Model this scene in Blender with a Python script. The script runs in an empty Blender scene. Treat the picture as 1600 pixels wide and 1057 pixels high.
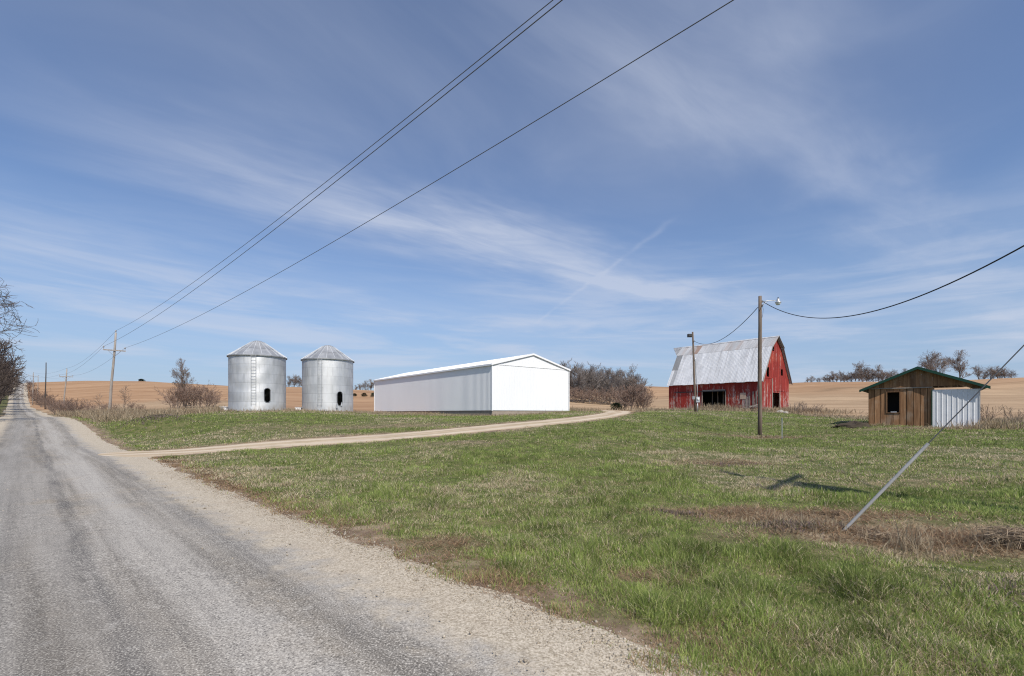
import bpy, math, random
import numpy as np
from mathutils import Vector, Matrix

random.seed(7)
RNG = np.random.default_rng(7)
SC = bpy.context.scene
COL = SC.collection
PI = math.pi
F, CX, HY, EYE = 740.0, 800.0, 646.0, 1.6     # focal length in photo pixels, centre column, eye-level row, eye height


def P(px, py, d):
    """a photo pixel at a given depth -> world point"""
    return ((px - CX) / F * d, d, EYE - (py - HY) / F * d)


# ------------------------------------------------------------------ noise
def vnoise(x, y, seed=0):
    x = np.asarray(x, float); y = np.asarray(y, float)
    xi = np.floor(x).astype(np.int64); yi = np.floor(y).astype(np.int64)
    fx = x - xi; fy = y - yi
    fx = fx * fx * (3 - 2 * fx); fy = fy * fy * (3 - 2 * fy)

    def h(a, b):
        n = (a * 374761393 + b * 668265263 + seed * 974711) & 0x7fffffff
        n = ((n ^ (n >> 13)) * 1274126177) & 0x7fffffff
        n = n ^ (n >> 16)
        return (n & 0xffff) / 65535.0
    a = h(xi, yi); b = h(xi + 1, yi); c = h(xi, yi + 1); d = h(xi + 1, yi + 1)
    return (a * (1 - fx) + b * fx) * (1 - fy) + (c * (1 - fx) + d * fx) * fy


def fbm(x, y, seed=0, octv=3):
    s = 0; a = .5; t = 0
    for k in range(octv):
        s = s + a * vnoise(np.asarray(x) * 2**k, np.asarray(y) * 2**k, seed + k * 17); t += a; a *= .5
    return s / t


def sstep(a, b, x):
    t = np.clip((np.asarray(x, float) - a) / (b - a), 0, 1)
    return t * t * (3 - 2 * t)


# ------------------------------------------------------------------ road plan (t along, w across to the right)
RT = np.array([-.727, .687]); RW = np.array([.687, .727])
_rt = np.array([-300, -40, 3, 71, 170, 289, 418, 480, 700.])
_rw = np.array([-4., .3, .55, 1.66, 1.8, 2.2, 4.0, 6., 16.])
_tt = np.linspace(-300, 700, 2001)
_ww = np.interp(_tt, _rt, _rw)
_k = np.exp(-np.linspace(-2.5, 2.5, 61)**2); _k /= _k.sum()
_ww = np.convolve(np.pad(_ww, 30, mode='edge'), _k, mode='valid')


def road_c(t): return np.interp(t, _tt, _ww)
def to_tw(x, y): return RT[0] * x + RT[1] * y, RW[0] * x + RW[1] * y
def from_tw(t, w): return t * RT[0] + w * RW[0], t * RT[1] + w * RW[1]


# ------------------------------------------------------------------ terrain heights: thin plate spline through surveyed points
ctrl = []
def cp(px, py, d): ctrl.append(P(px, py, d))
def cz(x, y, z): ctrl.append((x, y, z))
for t in (-30, -10, 0, 6, 14): # the road by the camera is level
    for w in (-6, .5, 3.5):
        x, y = from_tw(t, w); cz(x, y, 0.0)
for t, z in ((24, .05), (36, .22)):
    for w in (-5, 1, 4): x, y = from_tw(t, w); cz(x, y, z)
for px, py, d in ((53, 654, 50), (33, 639, 118), (29, 622, 200), (31.5, 602, 290),
                  (-10, 654, 50), (0, 640, 118), (5, 621, 200), (10, 601, 290),
                  (110, 650, 70), (90, 642, 118), (75, 627, 190)):
    cp(px, py, d)
# lawn
cp(217, 708, 17.9); cp(400, 695, 20.4); cp(590, 685, 21.8); cp(750, 672, 24); cp(900, 655, 32); cp(960, 648, 40)
cp(170, 648, 57); cp(300, 650, 38); cp(404, 646, 40); cp(404, 643, 46); cp(512, 643.5, 53); cp(404, 664, 29)
cp(600, 650, 40); cp(769, 650, 50); cp(600, 662, 30); cp(590, 645, 75); cp(889, 643.5, 57); cp(760, 657, 31)
cp(1000, 645, 45); cp(1086, 643.5, 50); cp(1190, 641, 65); cp(1045, 641, 76); cp(1233, 640.5, 71)
cp(1187, 682, 26); cp(1222, 686, 24.5); cp(1357, 665, 31); cp(1530, 670, 27.5); cp(1000, 672, 24)
cp(1318, 840, 6); cz(9.7, 2.6, .1); cz(9, 8, .1); cz(13, 13, .22); cz(6, 13, .08); cz(0, 12, .03); cz(22, 10, .3); cz(24, 18, .45)
cp(1700, 665, 30)
# fields and ridges
for px, py, d in ((-300, 600, 330), (60, 598, 350), (140, 596.5, 350), (250, 599, 330), (350, 604.5, 300), (460, 608, 285), (570, 613, 280),
                  (720, 612, 255), (860, 609, 250), (1010, 606, 240), (1240, 599, 215), (1340, 597, 208), (1440, 595.5, 205),
                  (1560, 592, 205), (1650, 590, 205), (2200, 588, 220)):
    cp(px, py, d)
    x, y, z = P(px, py, d)
    cz(x * 1.35, y * 1.35, z - 3); cz(x * 2.5, y * 2.5, z - 6); cz(x * 6, y * 6, z - 8)
for px, py, d in ((200, 635, 110), (300, 641, 80), (300, 622, 180), (200, 619, 190), (460, 636, 90), (570, 630, 140), (960, 632, 100),
                  (1010, 622, 140), (1130, 630, 110), (1250, 647, 60), (1250, 632, 100), (1250, 615, 150), (1400, 646, 60), (1400, 630, 100),
                  (1400, 613, 150), (1580, 655, 45), (1580, 628, 95), (1580, 609, 150), (1900, 640, 60), (1900, 612, 140)):
    cp(px, py, d)
for x, y, z in ((0, -60, 0), (40, -40, .5), (-60, -30, 0), (0, -300, 3), (200, -150, 4), (-200, -150, 3), (-120, 20, .5), (-300, 60, 5),
                (0, -1200, 5), (1200, -300, 8), (-1200, -300, 8), (-1000, 200, 10), (60, 10, 1.2)):
    cz(x, y, z)
ctrl = np.array(ctrl)


def warp(x, y):
    r = np.hypot(x, y) + 1e-9
    L = np.log(1 + r / 9.0)
    return x / r * L, y / r * L


_cx, _cy = warp(ctrl[:, 0], ctrl[:, 1])
def _phi(r2): return .5 * r2 * np.log(r2 + 1e-12)
_n = len(ctrl)
_A = np.zeros((_n + 3, _n + 3))
_A[:_n, :_n] = _phi((_cx[:, None] - _cx[None])**2 + (_cy[:, None] - _cy[None])**2) + np.eye(_n) * 2e-4
_A[:_n, _n] = 1; _A[:_n, _n + 1] = _cx; _A[:_n, _n + 2] = _cy
_A[_n:, :_n] = _A[:_n, _n:].T
_sol = np.linalg.solve(_A, np.concatenate([ctrl[:, 2], np.zeros(3)]))


def hs(x, y):
    """smooth terrain height"""
    x = np.atleast_1d(np.asarray(x, float)); y = np.atleast_1d(np.asarray(y, float))
    out = np.empty(x.size); xf = x.ravel(); yf = y.ravel()
    for i in range(0, x.size, 20000):
        a, b = warp(xf[i:i + 20000], yf[i:i + 20000])
        out[i:i + 20000] = _phi((a[:, None] - _cx)**2 + (b[:, None] - _cy)**2) @ _sol[:_n] + _sol[_n] + _sol[_n + 1] * a + _sol[_n + 2] * b
    return out.reshape(x.shape)


# driveway centre line
DRV = np.array([(-14.9, 17.0), (-13.4, 18.1), (-10.9, 19.9), (-6.2, 22.0), (-1.6, 24.6), (1.6, 27.6), (4.6, 32.2), (7.6, 38.5), (10.2, 46), (12, 54), (12.5, 62)])
def _resample(pts, step):
    P_ = [pts[0]]
    out = []
    n = len(pts)
    for i in range(n - 1):
        p0 = pts[max(i - 1, 0)]; p1 = pts[i]; p2 = pts[i + 1]; p3 = pts[min(i + 2, n - 1)]
        m = max(2, int(np.linalg.norm(p2 - p1) / step))
        for k in range(m):
            t = k / m
            out.append(.5 * ((2 * p1) + (-p0 + p2) * t + (2 * p0 - 5 * p1 + 4 * p2 - p3) * t * t + (-p0 + 3 * p1 - 3 * p2 + p3) * t**3))
    out.append(pts[-1])
    return np.array(out)
DRVP = _resample(DRV, .35)
DRVS = np.concatenate([[0], np.cumsum(np.hypot(*np.diff(DRVP, axis=0).T))])
def drive_half(s): return 1.45 + 1.3 * np.exp(-(s / 2.2)**2) - .1 * sstep(20, 40, s)


def drive_dist(x, y):
    """signed excess distance outside the driveway edge"""
    x = np.asarray(x).ravel(); y = np.asarray(y).ravel()
    out = np.full(x.size, 99.)
    near = (x > -24) & (x < 18) & (y > 9) & (y < 66)
    idx = np.where(near)[0]
    for i in range(0, idx.size, 20000):
        j = idx[i:i + 20000]
        d2 = (x[j][:, None] - DRVP[:, 0])**2 + (y[j][:, None] - DRVP[:, 1])**2
        k = d2.argmin(1)
        out[j] = np.sqrt(d2[np.arange(len(j)), k]) - drive_half(DRVS[k])
    return out


def mound(x, y):
    # little grassy bank by the road with purple weeds
    c = P(240, 655, 31)
    m = .8 * np.exp(-(((x - c[0]) / 2.4)**2 + ((y - c[1]) / 1.6)**2))
    c = P(1250, 838, 6.3)
    m = m + .10 * np.exp(-(((x - c[0]) / .8)**2 + ((y - c[1]) / .5)**2))
    c = P(1580, 872, 5.5)
    m = m + .12 * np.exp(-(((x - c[0]) / .6)**2 + ((y - c[1]) / .4)**2))
    return m


def hg(x, y, full=False):
    """ground height with lumps, sunk under the road and the driveway"""
    x = np.atleast_1d(np.asarray(x, float)); y = np.atleast_1d(np.asarray(y, float))
    z = hs(x, y)
    d = np.hypot(x, y)
    t, w = to_tw(x, y)
    e = np.abs(w - road_c(t))
    dd = drive_dist(x, y).reshape(x.shape)
    off = np.minimum(e - 2.5, dd)
    lump = (fbm(x / 1.7, y / 1.7, 3, 3) - .5) * .17 + (fbm(x / .45, y / .45, 9, 2) - .5) * .08
    lump = lump * sstep(70, 30, d) + (fbm(x / 14, y / 14, 5, 3) - .5) * .5 * sstep(40, 120, d)
    k = sstep(.38, 1.2, off)
    z = z + k * (lump + mound(x, y)) - (1 - sstep(-.85, -.25, off)) * (.05 + .003 * d)
    return z


def h1(x, y): return float(hg([x], [y])[0])

# ------------------------------------------------------------------ node helpers
class G:
    def __init__(s, nt): s.nt = nt
    def n(s, t, **kw):
        o = s.nt.nodes.new(t)
        for k, v in kw.items(): setattr(o, k, v)
        return o
    def put(s, sock, v):
        if isinstance(v, bpy.types.NodeSocket): s.nt.links.new(v, sock)
        elif isinstance(v, (tuple, list)) and len(v) == 3 and sock.type == 'RGBA': sock.default_value = (*v, 1)
        else: sock.default_value = v
    def math(s, op, a, b=0.0, c=None, clamp=False):
        o = s.n('ShaderNodeMath', operation=op, use_clamp=clamp)
        s.put(o.inputs[0], a); s.put(o.inputs[1], b)
        if c is not None: s.put(o.inputs[2], c)
        return o.outputs[0]
    def vm(s, op, a, b=(0, 0, 0)):
        o = s.n('ShaderNodeVectorMath', operation=op); s.put(o.inputs[0], a)
        if op == 'SCALE': s.put(o.inputs[3], b)
        else: s.put(o.inputs[1], b)
        return o.outputs['Value'] if op in ('DOT_PRODUCT', 'LENGTH', 'DISTANCE') else o.outputs[0]
    def mix(s, f, a, b, mode='MIX'):
        o = s.n('ShaderNodeMix', data_type='RGBA', blend_type=mode)
        s.put(o.inputs[0], f); s.put(o.inputs[6], a); s.put(o.inputs[7], b)
        return o.outputs[2]
    def noise(s, vec, scale=1., detail=3., rough=.55, dist=0.):
        o = s.n('ShaderNodeTexNoise'); s.put(o.inputs['Vector'], vec)
        o.inputs['Scale'].default_value = scale; o.inputs['Detail'].default_value = detail
        o.inputs['Roughness'].default_value = rough; o.inputs['Distortion'].default_value = dist
        return o.outputs[0]
    def voro(s, vec, scale, out='Distance'):
        o = s.n('ShaderNodeTexVoronoi'); s.put(o.inputs['Vector'], vec); o.inputs['Scale'].default_value = scale
        return o.outputs[out]
    def sm(s, x, a, b, lo=0., hi=1.):
        o = s.n('ShaderNodeMapRange', interpolation_type='SMOOTHSTEP'); s.put(o.inputs[0], x)
        o.inputs[1].default_value = a; o.inputs[2].default_value = b; o.inputs[3].default_value = lo; o.inputs[4].default_value = hi
        return o.outputs[0]
    def attr(s, name, out='Fac'):
        return s.n('ShaderNodeAttribute', attribute_name=name).outputs[out]
    def obj(s): return s.n('ShaderNodeTexCoord').outputs['Object']
    def sep(s, v):
        o = s.n('ShaderNodeSeparateXYZ'); s.put(o.inputs[0], v); return o.outputs
    def comb(s, x, y, z=0.):
        o = s.n('ShaderNodeCombineXYZ'); s.put(o.inputs[0], x); s.put(o.inputs[1], y); s.put(o.inputs[2], z); return o.outputs[0]
    def bump(s, hgt, strength=.3, dist=.02):
        o = s.n('ShaderNodeBump'); o.inputs['Strength'].default_value = strength; o.inputs['Distance'].default_value = dist
        s.put(o.inputs['Height'], hgt); return o.outputs[0]


MATS = {}
def mat(name, fn):
    m = bpy.data.materials.new(name); m.use_nodes = True
    nt = m.node_tree; b = nt.nodes['Principled BSDF']; g = G(nt)
    r = fn(g) or {}
    for k, v in r.items():
        if k == 'Normal': nt.links.new(v, b.inputs['Normal'])
        else: g.put(b.inputs[k], v)
    if 'Specular IOR Level' not in r: b.inputs['Specular IOR Level'].default_value = .3
    MATS[name] = m
    return m


def simple(name, c, rough=.6, var=.15, scale=3., metal=0., grain=(1, 1, 1)):
    def fn(g):
        v = g.vm('MULTIPLY', g.obj(), grain)
        n1 = g.noise(v, scale, 4); n2 = g.noise(v, scale * 9, 3)
        f = g.math('ADD', g.math('MULTIPLY', n1, .6), g.math('MULTIPLY', n2, .4))
        f = g.math('ADD', g.math('MULTIPLY', g.math('SUBTRACT', f, .5), var * 4), 1.)
        cc = g.mix(1., c, g.comb(f, f, f), 'MULTIPLY')
        return {'Base Color': cc, 'Roughness': rough, 'Metallic': metal}
    return mat(name, fn)


# --- ground: lawn soil, tan field, brown crop field (zones are baked per vertex)
def f_ground(g):
    ob = g.obj()
    fld = g.attr('field'); crop = g.attr('crop'); dirt = g.attr('dirt')
    n1 = g.noise(ob, .35, 5); n2 = g.noise(ob, 2.6, 4); n3 = g.noise(ob, 22., 3)
    green = g.mix(g.sm(n2, .35, .68), (.075, .10, .025), (.21, .18, .09))
    green = g.mix(g.sm(n1, .42, .66, 0, .6), green, (.10, .115, .04))
    green = g.mix(g.sm(n3, .35, .7, 0, .5), green, (.05, .055, .02))
    soil = g.mix(g.sm(n2, .35, .65), (.17, .12, .082), (.34, .26, .185))
    soil = g.mix(g.sm(n3, .4, .7, 0, .45), soil, (.09, .062, .04))
    lawn = g.mix(dirt, green, soil)
    xs = g.sep(ob)
    st = g.comb(g.math('MULTIPLY', xs[0], .012), g.math('MULTIPLY', xs[1], .09), 0.)
    s1 = g.noise(st, 1., 5, .6, .6)
    st2 = g.comb(g.math('MULTIPLY', xs[0], .03), g.math('MULTIPLY', xs[1], .45), 0.)
    s2 = g.noise(st2, 1., 4, .6, .4)
    pale = g.mix(g.sm(s1, .35, .65), (.345, .237, .145), (.45, .32, .20))
    s3 = g.noise(g.comb(g.math('MULTIPLY', xs[0], .25), g.math('MULTIPLY', xs[1], 1.6), 5.), 1., 4, .65)
    pale = g.mix(g.sm(s2, .47, .64, 0, .7), pale, (.25, .165, .098))
    pale = g.mix(g.sm(s3, .5, .7, 0, .5), pale, (.22, .155, .095))
    pale = g.mix(g.sm(n2, .45, .7, 0, .3), pale, (.22, .155, .1))
    brown = g.mix(g.sm(s1, .38, .6), (.31, .182, .10), (.40, .25, .145))
    brown = g.mix(g.sm(s2, .48, .66, 0, .6), brown, (.24, .14, .078))
    brown = g.mix(g.sm(s3, .5, .7, 0, .4), brown, (.45, .32, .21))
    field = g.mix(crop, pale, brown)
    field = g.mix(g.attr('line'), field, (.14, .095, .055))
    c = g.mix(fld, lawn, field)
    hh = g.math('ADD', g.math('MULTIPLY', n3, .4), n2)
    return {'Base Color': c, 'Roughness': .9, 'Normal': g.bump(hh, .5, .05), 'Specular IOR Level': .1}
mat('ground', f_ground)


def gravel_col(g, ob):
    v = g.voro(ob, 55., 'Color'); n = g.noise(ob, 1.3, 5, .6); n2 = g.noise(ob, 60., 3, .7); n3 = g.noise(ob, 9., 4, .65)
    r = g.sep(v)[0]
    c = g.mix(g.sm(r, .1, .9), (.34, .285, .21), (.52, .45, .35))
    c = g.mix(g.sm(n, .45, .7, 0, .45), c, (.38, .31, .23))
    c = g.mix(g.sm(n3, .52, .75, 0, .5), c, (.30, .25, .19))
    c = g.mix(g.sm(n2, .5, .68, 0, .7), c, (.68, .60, .49))
    c = g.mix(g.sm(n2, .46, .33, 0, .6), c, (.15, .12, .09))
    return c, g.math('ADD', r, n2)


def f_road(g):
    uv = g.n('ShaderNodeUVMap').outputs[0]
    xs = g.sep(uv); w, t = xs[0], xs[1]
    ob = g.obj()
    wob = g.math('MULTIPLY', g.math('SUBTRACT', g.noise(g.comb(g.math('MULTIPLY', w, .4), g.math('MULTIPLY', t, .25)), 1., 4), .5), .5)
    ww = g.math('ADD', w, wob)
    spk = g.noise(ob, 70., 4, .74); spk2 = g.voro(ob, 70., 'Color'); big = g.noise(ob, .8, 5)
    streak = g.noise(g.comb(g.math('MULTIPLY', w, 5.5), g.math('MULTIPLY', t, .22)), 1., 5, .6)
    lane = g.noise(g.comb(g.math('MULTIPLY', w, 1.7), g.math('MULTIPLY', t, .10), 4.), 1., 3, .5)
    base = g.mix(g.sm(streak, .25, .75), (.155, .137, .115), (.30, .268, .226))
    base = g.mix(g.sm(lane, .42, .62, 0, .5), base, (.44, .41, .37))
    base = g.mix(g.sm(big, .52, .72, 0, .5), base, (.34, .27, .185))
    # worn dark wheel lines of bare bitumen and the chalky strips between them
    def band(c, hw, soft):
        return g.sm(g.math('ABSOLUTE', g.math('SUBTRACT', ww, c)), hw, hw + soft, 1., 0.)
    patch = g.sm(g.noise(g.comb(g.math('MULTIPLY', w, 2.), g.math('MULTIPLY', t, .5), 9.), 1., 3), .15, .75)
    base = g.mix(g.math('MULTIPLY', band(.55, .02, .40), .6), base, (.42, .39, .35))
    base = g.mix(g.math('MULTIPLY', band(-.9, .05, .45), .45), base, (.36, .345, .325))
    base = g.mix(g.math('MULTIPLY', band(1.6, .03, .25), .5), base, (.42, .395, .36))
    base = g.mix(g.math('MULTIPLY', g.math('MULTIPLY', band(1.2, .02, .2), patch), .55), base, (.12, .112, .104))
    base = g.mix(g.math('MULTIPLY', g.math('MULTIPLY', band(-.06, .02, .14), patch), .95), base, (.085, .079, .075))
    base = g.mix(g.math('MULTIPLY', band(-1.5, .05, .3), .4), base, (.12, .115, .11))
    fs = g.noise(g.comb(g.math('MULTIPLY', w, 16.), g.math('MULTIPLY', t, .35), 2.), 1., 4, .6)
    base = g.mix(g.sm(fs, .5, .7, 0, .3), base, (.42, .385, .34))
    base = g.mix(g.sm(fs, .5, .3, 0, .25), base, (.11, .10, .092))
    # aggregate
    mot = g.noise(ob, 7., 4, .7)
    base = g.mix(g.sm(mot, .5, .75, 0, .4), base, (.12, .115, .11))
    base = g.mix(g.sm(mot, .5, .25, 0, .4), base, (.47, .44, .395))
    base = g.mix(g.sm(spk, .52, .64, 0, .8), base, (.66, .61, .53))
    base = g.mix(g.sm(spk, .48, .36, 0, .8), base, (.05, .046, .043))
    base = g.mix(g.sm(ww, .05, -.3, 0, .2), base, (.07, .064, .057))
    # gravel dust thrown on the edge
    ed = g.math('ADD', g.math('ABSOLUTE', w), g.math('MULTIPLY', g.math('SUBTRACT', g.noise(ob, 1.8, 7, .72), .5), 1.5))
    dust = gravel_col(g, ob)[0]
    base = g.mix(g.sm(ed, 1.25, 1.8), base, dust)
    hh = g.math('ADD', spk, g.math('MULTIPLY', g.sep(spk2)[0], .4))
    return {'Base Color': base, 'Roughness': .85, 'Normal': g.bump(hh, .4, .008), 'Specular IOR Level': .15}
mat('asphalt', f_road)


def f_gravel(g):
    ob = g.obj()
    c, h = gravel_col(g, ob)
    return {'Base Color': c, 'Roughness': .9, 'Normal': g.bump(h, .4, .01), 'Specular IOR Level': .15}
mat('gravel', f_gravel)


def f_drive(g):
    uv = g.n('ShaderNodeUVMap').outputs[0]; xs = g.sep(uv); ob = g.obj()
    n = g.noise(ob, .9, 5, .6); n2 = g.noise(ob, 40., 3, .7); sk = g.noise(g.comb(g.math('MULTIPLY', xs[0], 2.2), g.math('MULTIPLY', xs[1], .12)), 1., 4)
    c = g.mix(g.sm(sk, .35, .65), (.40, .30, .20), (.56, .46, .335))
    trk = g.sm(g.math('ABSOLUTE', g.math('SUBTRACT', g.math('ABSOLUTE', xs[0]), .75)), .12, .45, 1., 0.)
    c = g.mix(g.math('MULTIPLY', trk, .6), c, (.60, .515, .40))
    c = g.mix(g.sm(n, .5, .72, 0, .45), c, (.27, .21, .12))
    c = g.mix(g.sm(n2, .45, .33, 0, .5), c, (.2, .15, .1))
    return {'Base Color': c, 'Roughness': .92, 'Normal': g.bump(n2, .6, .02), 'Specular IOR Level': .1}
mat('drive_gravel', f_drive)


def f_blade(g):
    c = g.attr('Col', 'Color')
    return {'Base Color': c, 'Roughness': .55, 'Specular IOR Level': .25}
def blade_mat(name):
    m = mat(name, f_blade); nt = m.node_tree; g = G(nt)
    out = nt.nodes['Material Output']; b = nt.nodes['Principled BSDF']
    tr = g.n('ShaderNodeBsdfTranslucent'); nt.links.new(g.attr('Col', 'Color'), tr.inputs[0])
    mx = g.n('ShaderNodeMixShader'); mx.inputs[0].default_value = .38
    nt.links.new(b.outputs[0], mx.inputs[1]); nt.links.new(tr.outputs[0], mx.inputs[2]); nt.links.new(mx.outputs[0], out.inputs[0])
blade_mat('blade')


def f_galv(g):
    ob = g.obj(); xs = g.sep(ob)
    v = g.comb(g.math('MULTIPLY', xs[0], 1.2), g.math('MULTIPLY', xs[1], 1.2), g.math('MULTIPLY', xs[2], .5))
    n = g.noise(v, 1., 5, .6); n2 = g.noise(g.vm('MULTIPLY', ob, (3., 3., .35)), 1., 4, .6)
    tone = g.attr('tone')
    c = g.mix(g.sm(n, .3, .7), (.52, .53, .54), (.68, .685, .69))
    c = g.mix(g.sm(n2, .5, .72, 0, .45), c, (.46, .46, .46))
    c = g.mix(1., c, g.comb(tone, tone, tone), 'MULTIPLY')
    # rust and grime near the foot of the sheets
    low = g.math('MULTIPLY', g.sm(xs[2], .9, .1), g.sm(n, .5, .62))
    c = g.mix(g.math('MULTIPLY', low, .6), c, (.33, .29, .25))
    return {'Base Color': c, 'Roughness': g.sm(n, .2, .8, .5, .62), 'Metallic': .6}
mat('galvanised', f_galv)


def f_white(g):
    ob = g.obj(); n = g.noise(g.vm('MULTIPLY', ob, (.6, .6, .15)), 1., 4)
    c = g.mix(g.sm(n, .3, .75), (.80, .80, .805), (.78, .78, .785))
    return {'Base Color': c, 'Roughness': .42, 'Specular IOR Level': .4}
mat('white_steel', f_white)


def f_red(g):
    ob = g.obj(); xs = g.sep(ob); tone = g.attr('tone')
    pv = g.vm('MULTIPLY', ob, (5., 5., .55)); pn = g.noise(pv, 1., 6, .65); pf = g.noise(g.vm('MULTIPLY', ob, (14., 14., 2.2)), 1., 4, .6)
    big = g.noise(ob, .35, 4)
    red = g.mix(g.sm(pn, .3, .7), (.20, .016, .013), (.31, .042, .030))
    red = g.mix(g.sm(big, .5, .7, 0, .5), red, (.42, .085, .045))
    red = g.mix(1., red, g.comb(tone, tone, tone), 'MULTIPLY')
    wood = g.mix(g.sm(pf, .3, .7), (.30, .25, .225), (.52, .46, .42))
    low = g.math('ADD', g.sm(xs[2], 5.5, .2, 0, .10), g.math('MULTIPLY', g.math('SUBTRACT', g.math('FRACT', g.math('MULTIPLY', tone, 37.)), .5), .16))
    m = g.math('ADD', g.math('ADD', g.math('MULTIPLY', pn, .55), g.math('MULTIPLY', pf, .45)), g.math('ADD', low, g.math('MULTIPLY', g.math('SUBTRACT', big, .5), .25)))
    c = g.mix(g.sm(m, .60, .69, 0, .8), red, wood)
    return {'Base Color': c, 'Roughness': .8, 'Normal': g.bump(pf, .3, .01)}
mat('barn_red', f_red)


def f_broof(g):
    ob = g.obj(); tone = g.attr('tone'); rust = g.attr('rust')
    xs = g.sep(ob)
    n = g.noise(ob, .5, 5, .6); n2 = g.noise(g.vm('MULTIPLY', ob, (.3, 1.2, .3)), 1.5, 4, .6); st = g.noise(g.vm('MULTIPLY', ob, (.25, 4.5, .2)), 1., 4, .6)
    c = g.mix(g.sm(n2, .35, .65), (.60, .605, .61), (.71, .71, .715))
    c = g.mix(g.sm(st, .48, .68, 0, .6), c, (.45, .44, .435))
    c = g.mix(1., c, g.comb(tone, tone, tone), 'MULTIPLY')
    c = g.mix(g.math('MULTIPLY', rust, g.sm(n2, .3, .55)), c, (.30, .20, .15))
    c = g.mix(g.sm(n, .58, .75, 0, .5), c, (.38, .36, .35))
    return {'Base Color': c, 'Roughness': .5, 'Metallic': .15}
mat('barn_roof', f_broof)


def f_wood(cols):
    def fn(g):
        ob = g.obj(); tone = g.attr('tone')
        a = g.noise(g.vm('MULTIPLY', ob, (9., 9., .6)), 1., 6, .65, .4); b = g.noise(g.vm('MULTIPLY', ob, (40., 40., 2.)), 1., 3, .6)
        k = g.noise(g.vm('MULTIPLY', ob, (1.6, 1.6, .8)), 1., 4)
        c = g.mix(g.sm(a, .3, .7), cols[0], cols[1])
        c = g.mix(g.sm(k, .5, .72, 0, .6), c, cols[2])
        c = g.mix(g.sm(b, .5, .72, 0, .45), c, tuple(x * .4 for x in cols[0]))
        c = g.mix(1., c, g.comb(tone, tone, tone), 'MULTIPLY')
        return {'Base Color': c, 'Roughness': .8, 'Normal': g.bump(a, .3, .01)}
    return fn
mat('weathered_boards', f_wood([(.15, .074, .034), (.28, .155, .078), (.33, .25, .18)]))
mat('grey_boards', f_wood([(.20, .17, .14), (.33, .29, .25), (.15, .12, .1)]))
mat('pole_wood', f_wood([(.115, .082, .06), (.20, .155, .12), (.24, .20, .165)]))
mat('pole_pale', f_wood([(.27, .235, .205), (.38, .34, .30), (.22, .18, .15)]))
mat('pole_dark', f_wood([(.05, .042, .04), (.08, .07, .06), (.1, .085, .075)]))
simple('green_steel', (.009, .048, .031), .6, .12)
simple('silver_steel', (.50, .51, .52), .45, .1, 2., .5)
simple('grey_steel', (.27, .28, .29), .5, .12, 4., .4)
simple('ladder_steel', (.48, .485, .49), .5, .1, 4., .4)
simple('dull_white', (.70, .70, .71), .5, .12, 1.5)
simple('guard_steel', (.40, .395, .385), .75, .25, 6., 0.)
simple('dark_steel', (.05, .05, .052), .5, .15)
simple('lamp_glass', (.75, .76, .74), .25, .05)
simple('porcelain', (.22, .2, .19), .3, .1)
simple('wire_black', (.018, .018, .02), .6, .1)
simple('wire_grey', (.10, .10, .105), .55, .1)
simple('block_wall', (.30, .25, .205), .9, .25, 2.5)
simple('concrete', (.40, .38, .35), .9, .15)
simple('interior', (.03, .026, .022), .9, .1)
simple('earth', (.055, .042, .03), .95, .3, 2.)
simple('stone', (.36, .33, .29), .9, .25, 2.)
simple('bark', (.15, .125, .105), .9, .2, 3., 0., (6, 6, 1))
simple('twig_grey', (.20, .172, .155), .85, .2, .4)
simple('twig_brown', (.20, .158, .132), .85, .2, .4)
simple('twig_red', (.20, .135, .105), .85, .2, .5)
simple('dead_stem', (.34, .26, .18), .85, .3, 6.)
simple('twig_dark', (.085, .065, .055), .85, .2, .4)
simple('needles', (.022, .034, .014), .8, .25, 2.)
simple('tan_board', (.50, .36, .27), .8, .15)
simple('burlap_wood', (.20, .16, .13), .85, .2)

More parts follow.
